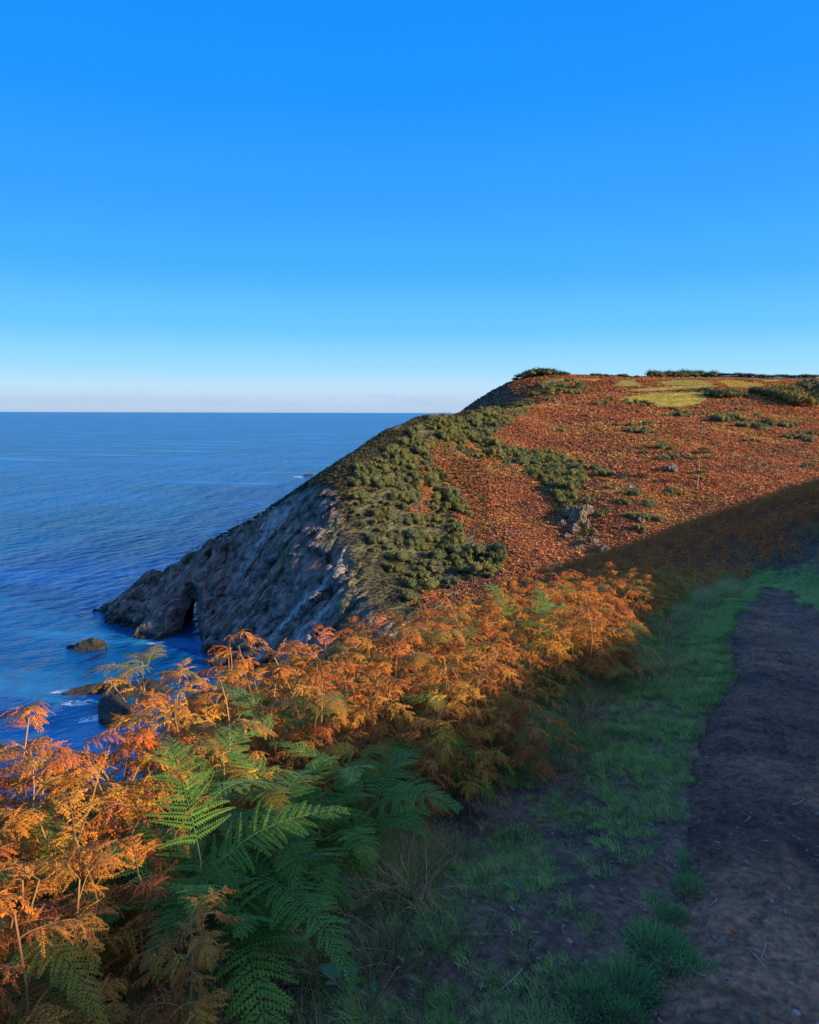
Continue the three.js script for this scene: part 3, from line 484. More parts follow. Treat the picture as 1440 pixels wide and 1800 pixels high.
// ---------------------------------------------------------------- grass, litter and small things by the path
const grassMat = new THREE.MeshPhysicalMaterial({ vertexColors: true, roughness: 1, transmission: 0.25, thickness: 0, specularIntensity: 0.4, side: THREE.DoubleSide });
const r2 = rng(909);
const tuftsLong = [1, 2, 3, 4].map((k) => grassTuft(54, 0.34, 400 + k, { w: 0.012, lean: 1.0 }));       // unit height, used at 0.15 to 0.35 m
const tuftsShort = [1, 2, 3].map((k) => grassTuft(60, 0.9, 420 + k, { w: 0.035, lean: 0.9, segs: 2 }));   // used at 0.03 to 0.07 m
const tuftsStraw = [1, 2, 3].map((k) => grassTuft(30, 0.25, 440 + k, { w: 0.008, lean: 1.3, col: [0.30, 0.19, 0.085], segs: 4 }));
const bare = (x, z) => { // worn soil between the verge and the row of tussocks
  const t = -z, s = x - pathL(t), n = fbm(x * 2.6, 12, z * 2.6, 3);
  return Math.max(onPath(x, z), smooth(-1.2, -0.95, s + (n - 0.5) * 0.7) * smooth(4.4, 3.3, t) * 0.93, smooth(0.56, 0.62, n) * 0.8 * smooth(8, 4, t));
};
{
  const long = [], short = [], straw = [];
  for (let n = 0; n < 30000; n++) {
    const t = 1.2 + Math.pow(r2(), 1.7) * 26, e = brackenEdge(t), s = mix(e - 0.9, 0.1, Math.pow(r2(), 0.85)), x = pathL(t) + s, z = -t;
    if (Math.abs(x) > 0.55 * t + 0.5 || onPath(x, z) > 0.3) continue;
    const d = -s, g = fbm(x * 0.9, 44, z * 0.9, 3), b = bare(x, z), lush = smooth(0.35, 0.85, d + (g - 0.5) * 0.9);
    if (r2() < b) continue;
    const y = groundAt(x, z) - 0.005, dry = smooth(0.50, 0.66, fbm(x * 1.4, 70, z * 1.4, 3)), k = 0.75 + 0.5 * r2(), tint = [mix(1.0, 2.2, dry) * k, mix(1.1, 1.35, dry) * k, mix(0.9, 1.6, dry) * k];
    if (r2() < lush) long.push([x, y, z, (0.065 + 0.12 * r2() * r2() + 0.04 * r2()) * mix(0.55, 1, lush) * mix(1, 1.5, smooth(6, 16, t)), r2() * 6.28, (r2() - 0.5) * 0.4, ...tint]);
    else if (r2() < 0.75) short.push([x, y, z, 0.028 + 0.03 * r2() + 0.02 * smooth(4, 14, t), r2() * 6.28, 0, 1.25 * k, 1.3 * k, 1.15 * k]);
  }
  // turf on the verge between the path and its far bank, and where the path bends
  for (let n = 0; n < 5000; n++) { const t = 8 + r2() * 18, s = PATHW(t) + (r2() - 0.05) * 1.6 - (t > 20 ? r2() * 3.0 : 0), x = pathL(t) + s, z = -t; if (onPath(x, z) > 0.25 || x > 0.56 * t) continue; const k = 0.8 + 0.5 * r2(); short.push([x, groundAt(x, z) - 0.01, z, 0.07 + 0.06 * r2(), r2() * 6.28, 0, 1.3 * k, 1.4 * k, 1.5 * k]); }
  // sparse turf creeping over the worn soil
  for (let n = 0; n < 2600; n++) { const t = 1.7 + r2() * 3.2, s = -r2() * 1.2 + 0.1, x = pathL(t) + s, z = -t; if (fbm(x * 3.1, 90, z * 3.1, 3) < 0.56 || onPath(x, z) > 0.5) continue; const k = 0.8 + 0.5 * r2(); short.push([x, groundAt(x, z) - 0.006, z, 0.02 + 0.022 * r2(), r2() * 6.28, 0, 1.25 * k, 1.3 * k, 1.2 * k]); }
  // dry stalks under and in front of the bracken
  for (let n = 0; n < 1700; n++) { const t = 1.2 + Math.pow(r2(), 1.1) * 24, s = brackenEdge(t) + 0.35 - r2() * 1.9, x = pathL(t) + s, z = -t; if (Math.abs(x) > 0.55 * t + 0.5) continue; const k = 0.6 + 0.6 * r2(); straw.push([x, groundAt(x, z) - 0.01, z, 0.12 + 0.18 * r2(), r2() * 6.28, (r2() - 0.5) * 1.2, k, k * (0.85 + 0.2 * r2()), k]); }

  scatter('grass', tuftsLong, grassMat, long, 'long green and straw coloured grass on the verge', 'grass');
  scatter('turf_grass', tuftsShort, grassMat, short, 'short dewy turf along the edge of the footpath', 'grass');
  scatter('dry_grass', tuftsStraw, grassMat, straw, 'dry straw stalks under the front of the bracken', 'grass');
}
{ // low cushions of grass in a row on the path's edge
  const mk = (seed) => { const r = rng(seed), b = new Build(); for (let i = 0; i < 420; i++) { const a = r() * 6.28, d = Math.sqrt(r()), x = Math.cos(a) * d * 0.1, z = Math.sin(a) * d * 0.1, y0 = 0.035 * (1 - d * d), h = 0.022 + 0.022 * r(), la = a + (r() - 0.5) * 1.6, ln = (0.2 + 0.9 * d) * h, w = 0.0016, k = 0.65 + 0.7 * r(), c = r() < 0.07 ? [0.2 * k, 0.16 * k, 0.07 * k] : [0.13 * k, 0.27 * k, 0.075 * k], wx = -Math.sin(la) * w, wz = Math.cos(la) * w; const v = [[x - wx, y0, z - wz], [x + wx, y0, z + wz], [x + Math.cos(la) * ln * 0.4 - wx * 0.7, y0 + h * 0.6, z + Math.sin(la) * ln * 0.4 - wz * 0.7], [x + Math.cos(la) * ln * 0.4 + wx * 0.7, y0 + h * 0.6, z + Math.sin(la) * ln * 0.4 + wz * 0.7], [x + Math.cos(la) * ln, y0 + h * 0.85, z + Math.sin(la) * ln]].map((q) => b.v(...q, c)); b.tri(v[0], v[1], v[2]); b.tri(v[1], v[3], v[2]); b.tri(v[2], v[3], v[4]); } return b.geo(); };
  const lobed = (seed) => { const r = rng(seed), list = []; for (let i = 0; i < 5; i++) { const k = 0.45 + 0.35 * r(), g = mk(seed * 7 + i); g.scale(k, k * (0.8 + 0.4 * r()), k); g.rotateY(r() * 6.28); g.translate((r() - 0.5) * 0.13, -0.004, (r() - 0.5) * 0.11); list.push(g); } return mergeGeometries(list); };
  const geos = [lobed(11), lobed(12), lobed(13)];
  [[1205, 1568, 1.05, 1.25, 'green grass tussock on the path edge, farthest of the row'], [1165, 1622, 1.0, 1.0, 'round green grass tussock, second farthest of the row on the path edge'], [1120, 1690, 1.25, 0.8, 'flat grey green grass tussock in the middle of the row on the path edge'], [1135, 1735, 0.9, 0.8, 'small grass tussock beside the brightest one on the path edge'], [1068, 1775, 1.15, 1.2, 'bright green grass tussock on the path edge, nearest of the row'], [1190, 1510, 0.8, 0.7, 'thin grass tussock at the head of the row on the path edge']].forEach(([px, py, k, ky, label], i) => { const p = onSlope(px, py), m = add(new THREE.Mesh(geos[i % 3], grassMat), 'grass_tussock'); m.position.set(p[0], p[1] - 0.012, p[2]); m.rotation.y = i * 1.7; m.scale.set(k * 1.3, k * ky * 1.15, k * 1.3); tag(m, label, 'grass tussock', 'grass tussocks along the path edge'); });
}
{ // crumbs of soil and grit on the path
  const r = rng(66), stone = [1, 2, 3].map((k) => { const g = new THREE.IcosahedronGeometry(1, 1), p = g.attributes.position; for (let i = 0; i < p.count; i++) { const n = 0.6 + 0.75 * noise3(p.getX(i) * 1.7 + k * 9, p.getY(i) * 1.7, p.getZ(i) * 1.7); p.setXYZ(i, p.getX(i) * n, p.getY(i) * n * 0.65, p.getZ(i) * n * 1.2); } g.computeVertexNormals(); const c = new Float32Array(p.count * 3).fill(1); g.setAttribute('color', new THREE.BufferAttribute(c, 3)); return g; });
  const list = []; for (let n = 0; n < 9000; n++) { const t = 1.6 + Math.pow(r(), 1.8) * 12, s = r() * (PATHW(t) + 0.9) - 0.8, x = pathL(t) + s, z = -t; if (Math.abs(x) > 0.55 * t + 0.4 || (onPath(x, z) < 0.5 && r() < 0.6)) continue; const k = 0.6 + 0.7 * r(), pale = r() < 0.05 ? 1.6 : 1, sz = (0.002 + 0.008 * Math.pow(r(), 5)) * (1 + 0.07 * t); list.push([x, 0, z, sz, r() * 6.28, (r() - 0.5), 0.19 * k * pale, 0.13 * k * pale, 0.105 * k * pale]); }
  const ray = (x, z) => { const t = -z, s = x - pathL(t), u = (s - (edgeJit(t) - 0.05)) / (PATHW(t) + 0.1 + edgeJit(t + 50) - edgeJit(t) + 0.05), rim = Math.min(u, 1 - u); if (u < 0.05 || u > 0.95) return groundAt(x, z); return Math.max(groundAt(x, z), slopeAt(x, z) - 0.022 + 0.035 * Math.sin(u * Math.PI * 2.2 + 0.6) * smooth(0, 0.15, rim) + (fbm(x * 2.2, 3, z * 2.2, 4) - 0.5) * 0.11 + (fbm(x * 11, 7, z * 11, 3) - 0.5) * 0.045); };
  for (const s of list) s[1] = ray(s[0], s[2]);
  scatter('gravel', stone, new THREE.MeshStandardMaterial({ vertexColors: true, roughness: 0.9 }), list, 'crumbs of soil and grit scattered over the footpath', 'gravel');
  // shreds of dead leaf and bark by the far edge of the path
  const chip = new Build(); { const q = [[-1, 0, -0.25], [0, 0.12, -0.42], [1, 0.02, -0.1], [0.9, 0.06, 0.2], [0, 0.16, 0.4], [-0.9, 0.04, 0.22]].map((v) => chip.v(...v, [1, 1, 1])); for (let i = 1; i < 5; i++) chip.tri(q[0], q[i + 1], q[i]); }
  const chips = []; for (let n = 0; n < 1500; n++) { const t = 1.9 + Math.pow(r(), 1.4) * 7, x = pathL(t) + (r() < 0.6 ? mix(0.55, 1.5, Math.sqrt(r())) : r() * 1.5 - 0.6), z = -t; if (x > 0.55 * t + 0.2 || fbm(x * 1.5, 33, z * 1.5, 2) < 0.47) continue; const k = 0.5 + r(); chips.push([x, ray(x, z) + 0.003, z, 0.006 + 0.010 * r(), r() * 6.28, (r() - 0.5) * 0.8, 0.22 * k, 0.15 * k, 0.10 * k]); }
  scatter('leaf_litter', [chip.geo()], new THREE.MeshStandardMaterial({ vertexColors: true, roughness: 0.9, side: THREE.DoubleSide }), chips, 'shreds of dead leaf lying on the footpath', 'leaf litter');
  // twigs and straws that can be told apart
  const twigs = [[1335, 1712, 0.13, 2.2, 'pale twig lying on the path, longer of a crossed pair'], [1332, 1725, 0.07, 1.5, 'pale twig lying on the path, shorter of a crossed pair'], [1310, 1478, 0.07, 2.4, 'short pale straw alone in the middle of the path'], [1392, 1440, 0.2, 2.5, 'long thin straw on the far side of the path'], [1237, 1757, 0.1, 0.8, 'thin twig at the near left of the path below the crossed pair'], [1248, 1618, 0.06, 2.6, 'short grey twig on the path beside the round tussock'], [1162, 1402, 0.09, 0.6, 'pale straw on the worn soil beside the verge'], [895, 1735, 0.12, 2.4, 'brown stick lying on the worn soil near the verge grass']];
  twigs.forEach(([px, py, len, a, label]) => { const p = onSlope(px, py), b = new Build(), pts = range(0, 1, 5).map((s) => { const x = p[0] + Math.cos(a) * len * (s - 0.5), z = p[2] + Math.sin(a) * len * (s - 0.5); return [x - p[0], ray(x, z) - p[1] + 0.006 + 0.006 * Math.sin(s * 5), z - p[2] + 0.012 * Math.sin(s * 4)]; }); b.tube(pts, pts.map((_, k) => mix(0.0028, 0.0015, k / 5)), [0.34, 0.25, 0.17], 5); const m = add(new THREE.Mesh(b.geo(), stemMat), 'twig'); m.position.set(p[0], p[1], p[2]); tag(m, label, 'twig', 'twigs and straws on the path'); });
}
{ // small broad-leaved weeds in the grass
  const leafGeo = (() => { const b = new Build(), n = 8, rows = []; for (let i = 0; i <= n; i++) { const u = i / n, w = 0.42 * Math.sin(Math.PI * Math.pow(u, 0.8)) * (1 - 0.25 * u), y = 0.18 * Math.sin(u * 2.4) - 0.12 * u; const c = [0.075, 0.20, 0.085]; rows.push([b.v(u, y + w * 0.3, -w, c), b.v(u, y, 0, c.map((q) => q * 1.2)), b.v(u, y + w * 0.3, w, c)]); } for (let i = 0; i < n; i++) for (let k = 0; k < 2; k++) { b.tri(rows[i][k], rows[i][k + 1], rows[i + 1][k]); b.tri(rows[i][k + 1], rows[i + 1][k + 1], rows[i + 1][k]); } return b.geo(); })();
  const weed = (px, py, leaves, size, label) => { const p = onSlope(px, py), g = add(new THREE.Group(), 'broadleaf_weed'); g.position.set(...p); tag(g, label, 'weed', 'broad-leaved weeds in the verge'); const r = rng(px); for (let i = 0; i < leaves; i++) { const m = add(new THREE.Mesh(leafGeo, leafMat), 'leaf', g), az = i * 2.4 + r(); m.position.set(Math.cos(az) * 0.01, 0.03 + 0.03 * r(), -Math.sin(az) * 0.01); m.rotation.set(0, az, 0.25 + 0.4 * r(), 'YXZ'); m.scale.setScalar(size * (0.6 + 0.6 * r())); } };
  weed(597, 1755, 6, 0.055, 'small weed with one pale broad leaf in the grass by the ferns'); weed(650, 1770, 3, 0.035, 'tiny broad-leaved weed beside the one with a pale leaf'); weed(712, 1470, 4, 0.05, 'light green broad-leaved weed at the foot of the thicket'); weed(790, 1335, 5, 0.055, 'dark green broad-leaved weed low in the thicket'); weed(905, 1580, 4, 0.04, 'flat broad-leaved weed on the worn soil');
}
// ---------------------------------------------------------------- shaded bank beyond the bend
{
  const r = rng(4141), bank = [], rough = [];
  for (let n = 0; n < 20000; n++) {
    const t = 6 + Math.pow(r(), 0.9) * 48, x = pathL(Math.min(t, 22)) - 6 + r() * 34, z = -t, s = x - pathL(t); if (x > 0.56 * t + 2 || x < 0.08 * t) continue;
    if (t < 27 && s > -0.5 && s < PATHW(t) + 1.3) continue; if (t < 23 && s < -0.5) { if (s > -3.6 && r() < 0.9) rough.push([x, groundAt(x, z) - 0.02, z, 0.25 + 0.3 * r(), r() * 6.28, (r() - 0.5) * 0.7]); continue; }
    const y = groundAt(x, z) - 0.04, k = 0.5 + 0.6 * r(), cut = smooth(24, 34, t + (fbm(x * 0.3, 2, z * 0.3, 2) - 0.5) * 12);
    if (r() < 0.35 + 0.65 * cut) bank.push([x, y, z, 0.5 + 0.45 * r(), r() * 6.28, (r() - 0.5) * 0.6, 0.95 + 0.3 * r(), 0.7 + 0.3 * r(), 1.0 + 0.4 * r()]); else rough.push([x, y, z, 0.3 + 0.3 * r(), r() * 6.28, (r() - 0.5) * 0.6]);  // redder, purpler tint than the thicket: shade colour put into the same bracken
  }
  for (const s of rough) { const k = 0.6 + 0.6 * r(), g = fbm(s[0] * 0.5, 8, s[2] * 0.5, 3); s.push(k * mix(1.3, 0.7, g), k * mix(1.3, 1.5, g), k * mix(1.4, 1.1, g)); }

  scatter('bank_bracken', deadPlans.slice(0, 5).map(plantMerged), drySheet, bank, 'dead bracken tinted purple brown for shade, covering the bank beyond the bend', 'bracken');
  scatter('rough_grass', tuftsStraw, grassMat, rough, 'rough tangled grass between the thicket and the bend of the path', 'grass');
}
// ---------------------------------------------------------------- headland: fields, bracken cover, gorse, trees, rocks
const zone = (pts) => { const w = []; for (const [px, py] of pts) { const p = onLand(px, py); if (p) w.push([p[0], p[2]]); } return w; };
// pasture: draped sheets 0.3 m above the hillside grid
const fieldDefs = [
  ['large bright yellow green pasture below the hedge on the headland', [[1085, 706], [1110, 697], [1150, 692], [1230, 690], [1246, 697], [1238, 706], [1225, 713], [1195, 717], [1160, 716], [1130, 710]], [0.52, 0.42, 0.06]],
  ['narrow pale pasture strip above the large pasture', [[1092, 689], [1130, 684], [1230, 679], [1265, 680], [1230, 684], [1150, 689]], [0.46, 0.31, 0.075]],
  ['small green pasture on the skyline above the pale strip', [[1080, 680], [1090, 670], [1112, 668], [1128, 678], [1120, 681]], [0.36, 0.31, 0.06]],
  ['green pasture below the skyline trees', [[1150, 674], [1200, 669], [1240, 671], [1258, 679], [1200, 679]], [0.33, 0.31, 0.06]],
  ['ochre pasture right of the skyline trees', [[1258, 670], [1300, 670], [1345, 677], [1325, 683], [1280, 681]], [0.48, 0.30, 0.05]],
  ['thin distant pasture near the far treeline', [[1330, 669], [1370, 668], [1376, 672], [1345, 673]], [0.44, 0.33, 0.08]],
  ['pale grass strip along the brow of the headland', [[945, 672], [970, 668], [1060, 668], [1050, 671], [965, 675]], [0.40, 0.28, 0.07]],
];
const fieldZones = [];
const fieldTex = texOf(512, (u, v) => { const a = tnoise(u, v, 6, 5, 14), b = tnoise(u, v, 60, 3, 44); const k = 0.72 + 0.5 * (a - 0.5) + 0.45 * (b - 0.5); return [k, k * (1 + 0.1 * (a - 0.5)), k]; }, { color: true });
for (const [label, px, c] of fieldDefs) {
  const w = zone(px); if (w.length < 3) { console.log('no field', label); continue; } fieldZones.push(w);
  const xs = w.map((p) => p[0]), zs = w.map((p) => p[1]), gx = range(Math.min(...xs) - 1, Math.max(...xs) + 1, 60), gz = range(Math.max(...zs) + 1, Math.min(...zs) - 1, 60);
  const g = gridGeo(gx, gz, (x, z) => landAt(x, z) + 0.35 + (fbm(x * 0.6, 4, z * 0.6, 3) - 0.5) * 0.3, { uv: 40, color: (x, y, z) => { const n = fbm(x * 0.12, 5, z * 0.12, 4), r = smooth(0.58, 0.7, fbm(x * 0.2 + 9, 5, z * 0.35, 3)) * 0.5, k = 0.75 + 0.5 * n; return [mix(c[0] * k, 0.3, r), mix(c[1] * k, 0.16, r), mix(c[2] * k, 0.05, r)]; }, skip: (x, z) => !inPoly(w, x + (noise3(x * 0.4, 1, z * 0.4) - 0.5) * 3, z + (noise3(x * 0.4, 7, z * 0.4) - 0.5) * 3) });
  struct('field', g, new THREE.MeshStandardMaterial({ vertexColors: true, map: fieldTex, color: new THREE.Color(1.6, 1.6, 1.6), roughness: 1 }), label, 'field');
}
const inField = (x, z) => fieldZones.some((w) => inPoly(w, x, z));
// --- shapes seen from afar
function farTuft(seed, n, tall) { const r = rng(seed), b = new Build(); for (let i = 0; i < n; i++) { const a = r() * 6.28, el = 0.15 + r() * 1.25, l = (0.35 + 0.4 * r()), bx = Math.cos(a) * 0.18 * r(), bz = Math.sin(a) * 0.18 * r(), dx = Math.cos(a) * Math.cos(el) * l, dz = Math.sin(a) * Math.cos(el) * l, dy = Math.sin(el) * l * tall, w = 0.07 + 0.06 * r(), k = 0.86 + 0.26 * r(), c = [k, k * (0.93 + 0.12 * r()), k]; const sx = -Math.sin(a) * w, sz = Math.cos(a) * w; const v = [b.v(bx, 0.05, bz, c), b.v(bx + dx * 0.55 - sx, dy * 0.65 + 0.08, bz + dz * 0.55 - sz, c), b.v(bx + dx * 0.55 + sx, dy * 0.65 + 0.08, bz + dz * 0.55 + sz, c), b.v(bx + dx * 1.05, dy * 0.85 + 0.02, bz + dz * 1.05, c)]; b.tri(v[0], v[1], v[2]); b.tri(v[1], v[3], v[2]); } return b.geo(); }
const tufts = [1, 2, 3, 4].map((k) => farTuft(600 + k, 26, 0.72));
function bushGeo(seed, { n = 700, leaf = 0.11, flat = 0.8, lobes = 7, core = 0.72, tint = [0.125, 0.14, 0.04] } = {}) { // radius about 1, base at y = 0
  const r = rng(seed), L = []; for (let i = 0; i < lobes; i++) { const a = r() * 6.28, d = i ? 0.35 + 0.45 * r() : 0; L.push([Math.cos(a) * d, (0.3 + 0.45 * r()) * flat, Math.sin(a) * d, 0.34 + 0.28 * r()]); }
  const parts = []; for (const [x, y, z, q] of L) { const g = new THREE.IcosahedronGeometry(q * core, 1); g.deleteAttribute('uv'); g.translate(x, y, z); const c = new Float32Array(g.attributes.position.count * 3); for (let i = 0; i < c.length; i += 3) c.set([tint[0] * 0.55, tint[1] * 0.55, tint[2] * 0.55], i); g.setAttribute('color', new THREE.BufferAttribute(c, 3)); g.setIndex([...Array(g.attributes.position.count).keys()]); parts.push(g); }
  const b = new Build(); for (let i = 0; i < n; i++) { const [x, y, z, q] = L[i % lobes], u = r() * 2 - 1, a = r() * 6.28, s = Math.sqrt(1 - u * u), nx = s * Math.cos(a), ny = u, nz = s * Math.sin(a), R = q * (0.78 + 0.4 * r()); if (y + ny * R < 0.02) continue; const k = 0.6 + 0.9 * r(), fl = r() < 0.05 ? [0.36, 0.27, 0.03] : tint.map((t) => t * k), l = leaf * (0.6 + 0.8 * r()), ax = r() - 0.5, ay = r() - 0.5, az = r() - 0.5; const px = x + nx * R, py = Math.max(0.02, y + ny * R), pz = z + nz * R; const v = [b.v(px - l * (0.5 * nz + ax * 0.6), py - l * 0.25, pz + l * (0.5 * nx - az), fl), b.v(px + l * (0.5 * nz + ax * 0.6), py - l * 0.2 * ay, pz - l * (0.5 * nx + az), fl), b.v(px + nx * l * 0.9 + ax * l, py + ny * l * 0.7 + l * 0.55, pz + nz * l * 0.9 + az * l, fl)]; b.tri(...v); }
  parts.push(b.geo()); return mergeGeometries(parts);
}
const bushMat = new THREE.MeshStandardMaterial({ vertexColors: true, roughness: 0.9, side: THREE.DoubleSide });
const gorseGeos = [bushGeo(701), bushGeo(702, { lobes: 9, flat: 0.7 }), bushGeo(703, { lobes: 5, tint: [0.15, 0.16, 0.035] }), bushGeo(704, { lobes: 8, tint: [0.095, 0.125, 0.045] }), bushGeo(705, { lobes: 6, flat: 1, tint: [0.19, 0.165, 0.035] })];
// --- gorse: list of spots [x, z, size, group]
const r3 = rng(31337), gorse = [];
const noseZone = zone([[612, 846], [690, 785], [745, 742], [830, 728], [925, 720], [905, 745], [862, 765], [905, 795], [965, 808], [1012, 850], [992, 882], [930, 832], [860, 806], [792, 806], [780, 860], [832, 900], [836, 940], [888, 970], [880, 1012], [840, 1052], [790, 1070], [730, 1065], [690, 1010], [650, 962], [622, 900]]);
const bandZone = zone([[915, 790], [985, 800], [1030, 838], [1010, 880], [995, 905], [970, 860], [930, 830]]);
const patchZone = zone([[720, 890], [760, 900], [765, 915], [735, 912], [712, 900]]);
const slopeZone = zone([[560, 842], [620, 800], [680, 760], [735, 738], [745, 742], [690, 785], [640, 838], [600, 850]]);
const boundsOf = (w) => [Math.min(...w.map((p) => p[0])), Math.max(...w.map((p) => p[0])), Math.min(...w.map((p) => p[1])), Math.max(...w.map((p) => p[1]))];
const fillZone = (w, min, f) => { const [a, b, c, d] = boundsOf(w), got = []; for (let i = 0; i < 9000; i++) { const x = mix(a, b, r3()), z = mix(c, d, r3()); if (!inPoly(w, x, z)) continue; const m = min * (0.6 + 0.8 * r3()); if (got.some((g) => Math.abs(g[0] - x) < m && Math.abs(g[1] - z) < m)) continue; got.push([x, z]); f(x, z); } };
fillZone(noseZone, 1.8, (x, z) => { if (inPoly(patchZone, x, z) || (x > 3 && fbm(x * 0.11, 3, z * 0.11, 3) < 0.43)) return; gorse.push([x, z, 0.75 + 1.7 * Math.pow(r3(), 3) + 0.6 * r3(), 'nose']); });
fillZone(bandZone, 2.0, (x, z) => gorse.push([x, z, 1.0 + 0.9 * r3(), 'band']));
const cluster = (px, py, n, spread, size, group) => { const p = onLand(px, py); if (!p) return; for (let i = 0; i < n; i++) { const a = r3() * 6.28, d = Math.sqrt(r3()) * spread; gorse.push([p[0] + Math.cos(a) * d * 1.5, p[2] + Math.sin(a) * d, size * 1.35 * (0.7 + 0.6 * r3()), group]); } };
for (const [px, py, n, sp2, sz] of [[1052, 712, 3, 3, 1.6], [990, 761, 2, 1.5, 1.2], [1090, 706, 3, 3, 1.5], [1028, 734, 2, 1.5, 0.8], [1002, 747, 2, 1.5, 0.8], [1133, 711, 5, 5, 1.3], [1172, 720, 3, 2.5, 1.2], [1200, 732, 5, 4, 1.5], [1172, 734, 2, 1.5, 1], [1097, 749, 3, 2.5, 1], [1128, 747, 4, 2.5, 1.1], [1138, 761, 7, 4, 1.4], [1154, 747, 2, 2, 0.9], [1156, 776, 3, 2.2, 0.9], [1287, 739, 9, 5, 1.8], [1268, 736, 4, 3, 1.5], [1318, 752, 7, 4, 1.5], [1347, 745, 4, 3, 1.6], [1376, 751, 6, 4, 1.6], [1405, 774, 4, 3, 1.5], [1427, 766, 3, 3, 1.2], [1318, 777, 3, 2, 1], [1344, 732, 3, 3, 1.2], [1300, 722, 3, 3, 1.0], [1162, 790, 3, 2, 0.9], [1175, 789, 3, 1.6, 1.2], [1146, 796, 3, 2, 1], [1186, 808, 3, 1.8, 1], [1168, 809, 3, 2, 1], [1200, 868, 5, 2.6, 0.8], [1317, 804, 2, 1.5, 0.8], [996, 818, 4, 3, 1.2], [1022, 814, 3, 2, 1.1], [1040, 825, 4, 2, 1.1], [1063, 834, 4, 2, 1.1], [1082, 856, 4, 2, 1], [1108, 866, 4, 2, 1.1], [1095, 885, 3, 1.6, 0.9], [1133, 889, 3, 1.6, 0.9], [1060, 905, 3, 1.8, 1.1], [1136, 917, 4, 2, 1.1], [1120, 935, 3, 1.6, 0.9], [1115, 908, 3, 1.6, 0.9], [1440, 823, 4, 5, 0.9], [1400, 820, 4, 5, 0.9], [1012, 885, 6, 3, 0.9], [1000, 955, 5, 2.5, 0.7], [1035, 940, 4, 2, 0.7], [985, 905, 5, 2.5, 0.9]]) cluster(px, py, n, sp2, sz, py < 730 && px < 1210 ? 'pasture' : px >= 1376 ? 'far' : px > 1250 ? 'hedge' : px > 1085 && py > 740 && py < 780 ? 'mid' : px > 1140 && py > 785 && py < 812 ? 'pine' : px < 1140 && py > 812 ? 'line' : 'hill');
for (let i = 0; i < 46; i++) { const px = 960 + r3() * 470, py = 728 + r3() * 150; cluster(px, py, 1 + Math.floor(r3() * 2.4), 1.6, 0.35 + 0.35 * r3(), 'hill'); }
for (const [px, py, n, sp2, sz] of [[985, 685, 14, 9, 2.2], [1010, 692, 6, 6, 1.8], [960, 690, 7, 8, 2.0], [970, 676, 6, 7, 1.7], [930, 712, 8, 7, 1.6], [870, 722, 8, 8, 1.5], [900, 718, 8, 8, 1.6]]) cluster(px, py, n, sp2, sz, 'brow');
const thick = (x, z) => gorse.some((g) => Math.abs(g[0] - x) < g[2] * 0.75 && Math.abs(g[1] - z) < g[2] * 0.75);
const seenSize = (g) => g[2] / Math.hypot(g[0], g[1]);
const order = gorse.map((g, i) => [seenSize(g), i]).sort((a, b) => b[0] - a[0]), own = new Set(order.slice(0, 300).map((o) => o[1])), rest = [];
const gl = { nose: ['dark green gorse bush in the middle of the dense scrub on the nose', 'gorse in the middle of the nose'], crest: ['dark green gorse bush along the ridge crest of the headland nose', 'gorse along the ridge crest'], edge: ['gorse bush at the cliff edge of the dense scrub on the nose', 'gorse at the cliff edge'], foot: ['gorse bush low on the nose just above the orange thicket', 'gorse low on the nose'],
  pasture: ['gorse bush in the bracken at the lower edge of the large pasture', 'gorse below the large pasture'], far: ['gorse bush on the open hillside close to the right edge of the photo', 'gorse at the right of the hillside'], hedge: ['gorse bush in the dense clump below the olive hedge trees', 'gorse clump below the hedge trees'], mid: ['gorse bush in the loose clump halfway down between pasture and pine', 'gorse between pasture and pine'], pine: ['gorse bush above the dark outcrop beside the lone pine', 'gorse above the outcrop'], line: ['gorse bush in the line running down from the crag towards the shaded spur', 'gorse line towards the spur'], band: ['gorse bush in the band of scrub running down to the pale crag', 'gorse in the band above the crag'], hill: ['dark green gorse bush standing in the orange bracken of the open hillside', 'gorse dotted over the open hillside'], brow: ['gorse bush on the upper brow of the headland below the skyline trees', 'gorse along the upper brow'] };
gorse.forEach((g, i) => {
  const [x, z, s, grp] = g, y = landAt(x, z) - 0.15 * s, turn = r3() * 6.28, sy = 0.8 + 0.4 * r3();
  if (!own.has(i)) { const k = 0.8 + 0.5 * r3(); rest.push([x, y, z, s, turn, 0, k, k, k, sy]); return; }
  const m = add(new THREE.Mesh(gorseGeos[i % 5], bushMat), 'gorse_bush'); m.position.set(x, y, z); m.rotation.y = turn; m.scale.set(s * (0.85 + 0.7 * r3()), s * sy, s * (0.85 + 0.5 * r3())); const gk = grp !== 'nose' ? grp : z < -238 ? 'crest' : x < -4 ? 'edge' : z > -190 ? 'foot' : 'nose'; tag(m, gl[gk][0], 'bush', gl[gk][1]);
});

scatter('gorse_scrub', gorseGeos, bushMat, rest, 'remaining small gorse bushes of the headland scrub', 'scrub');
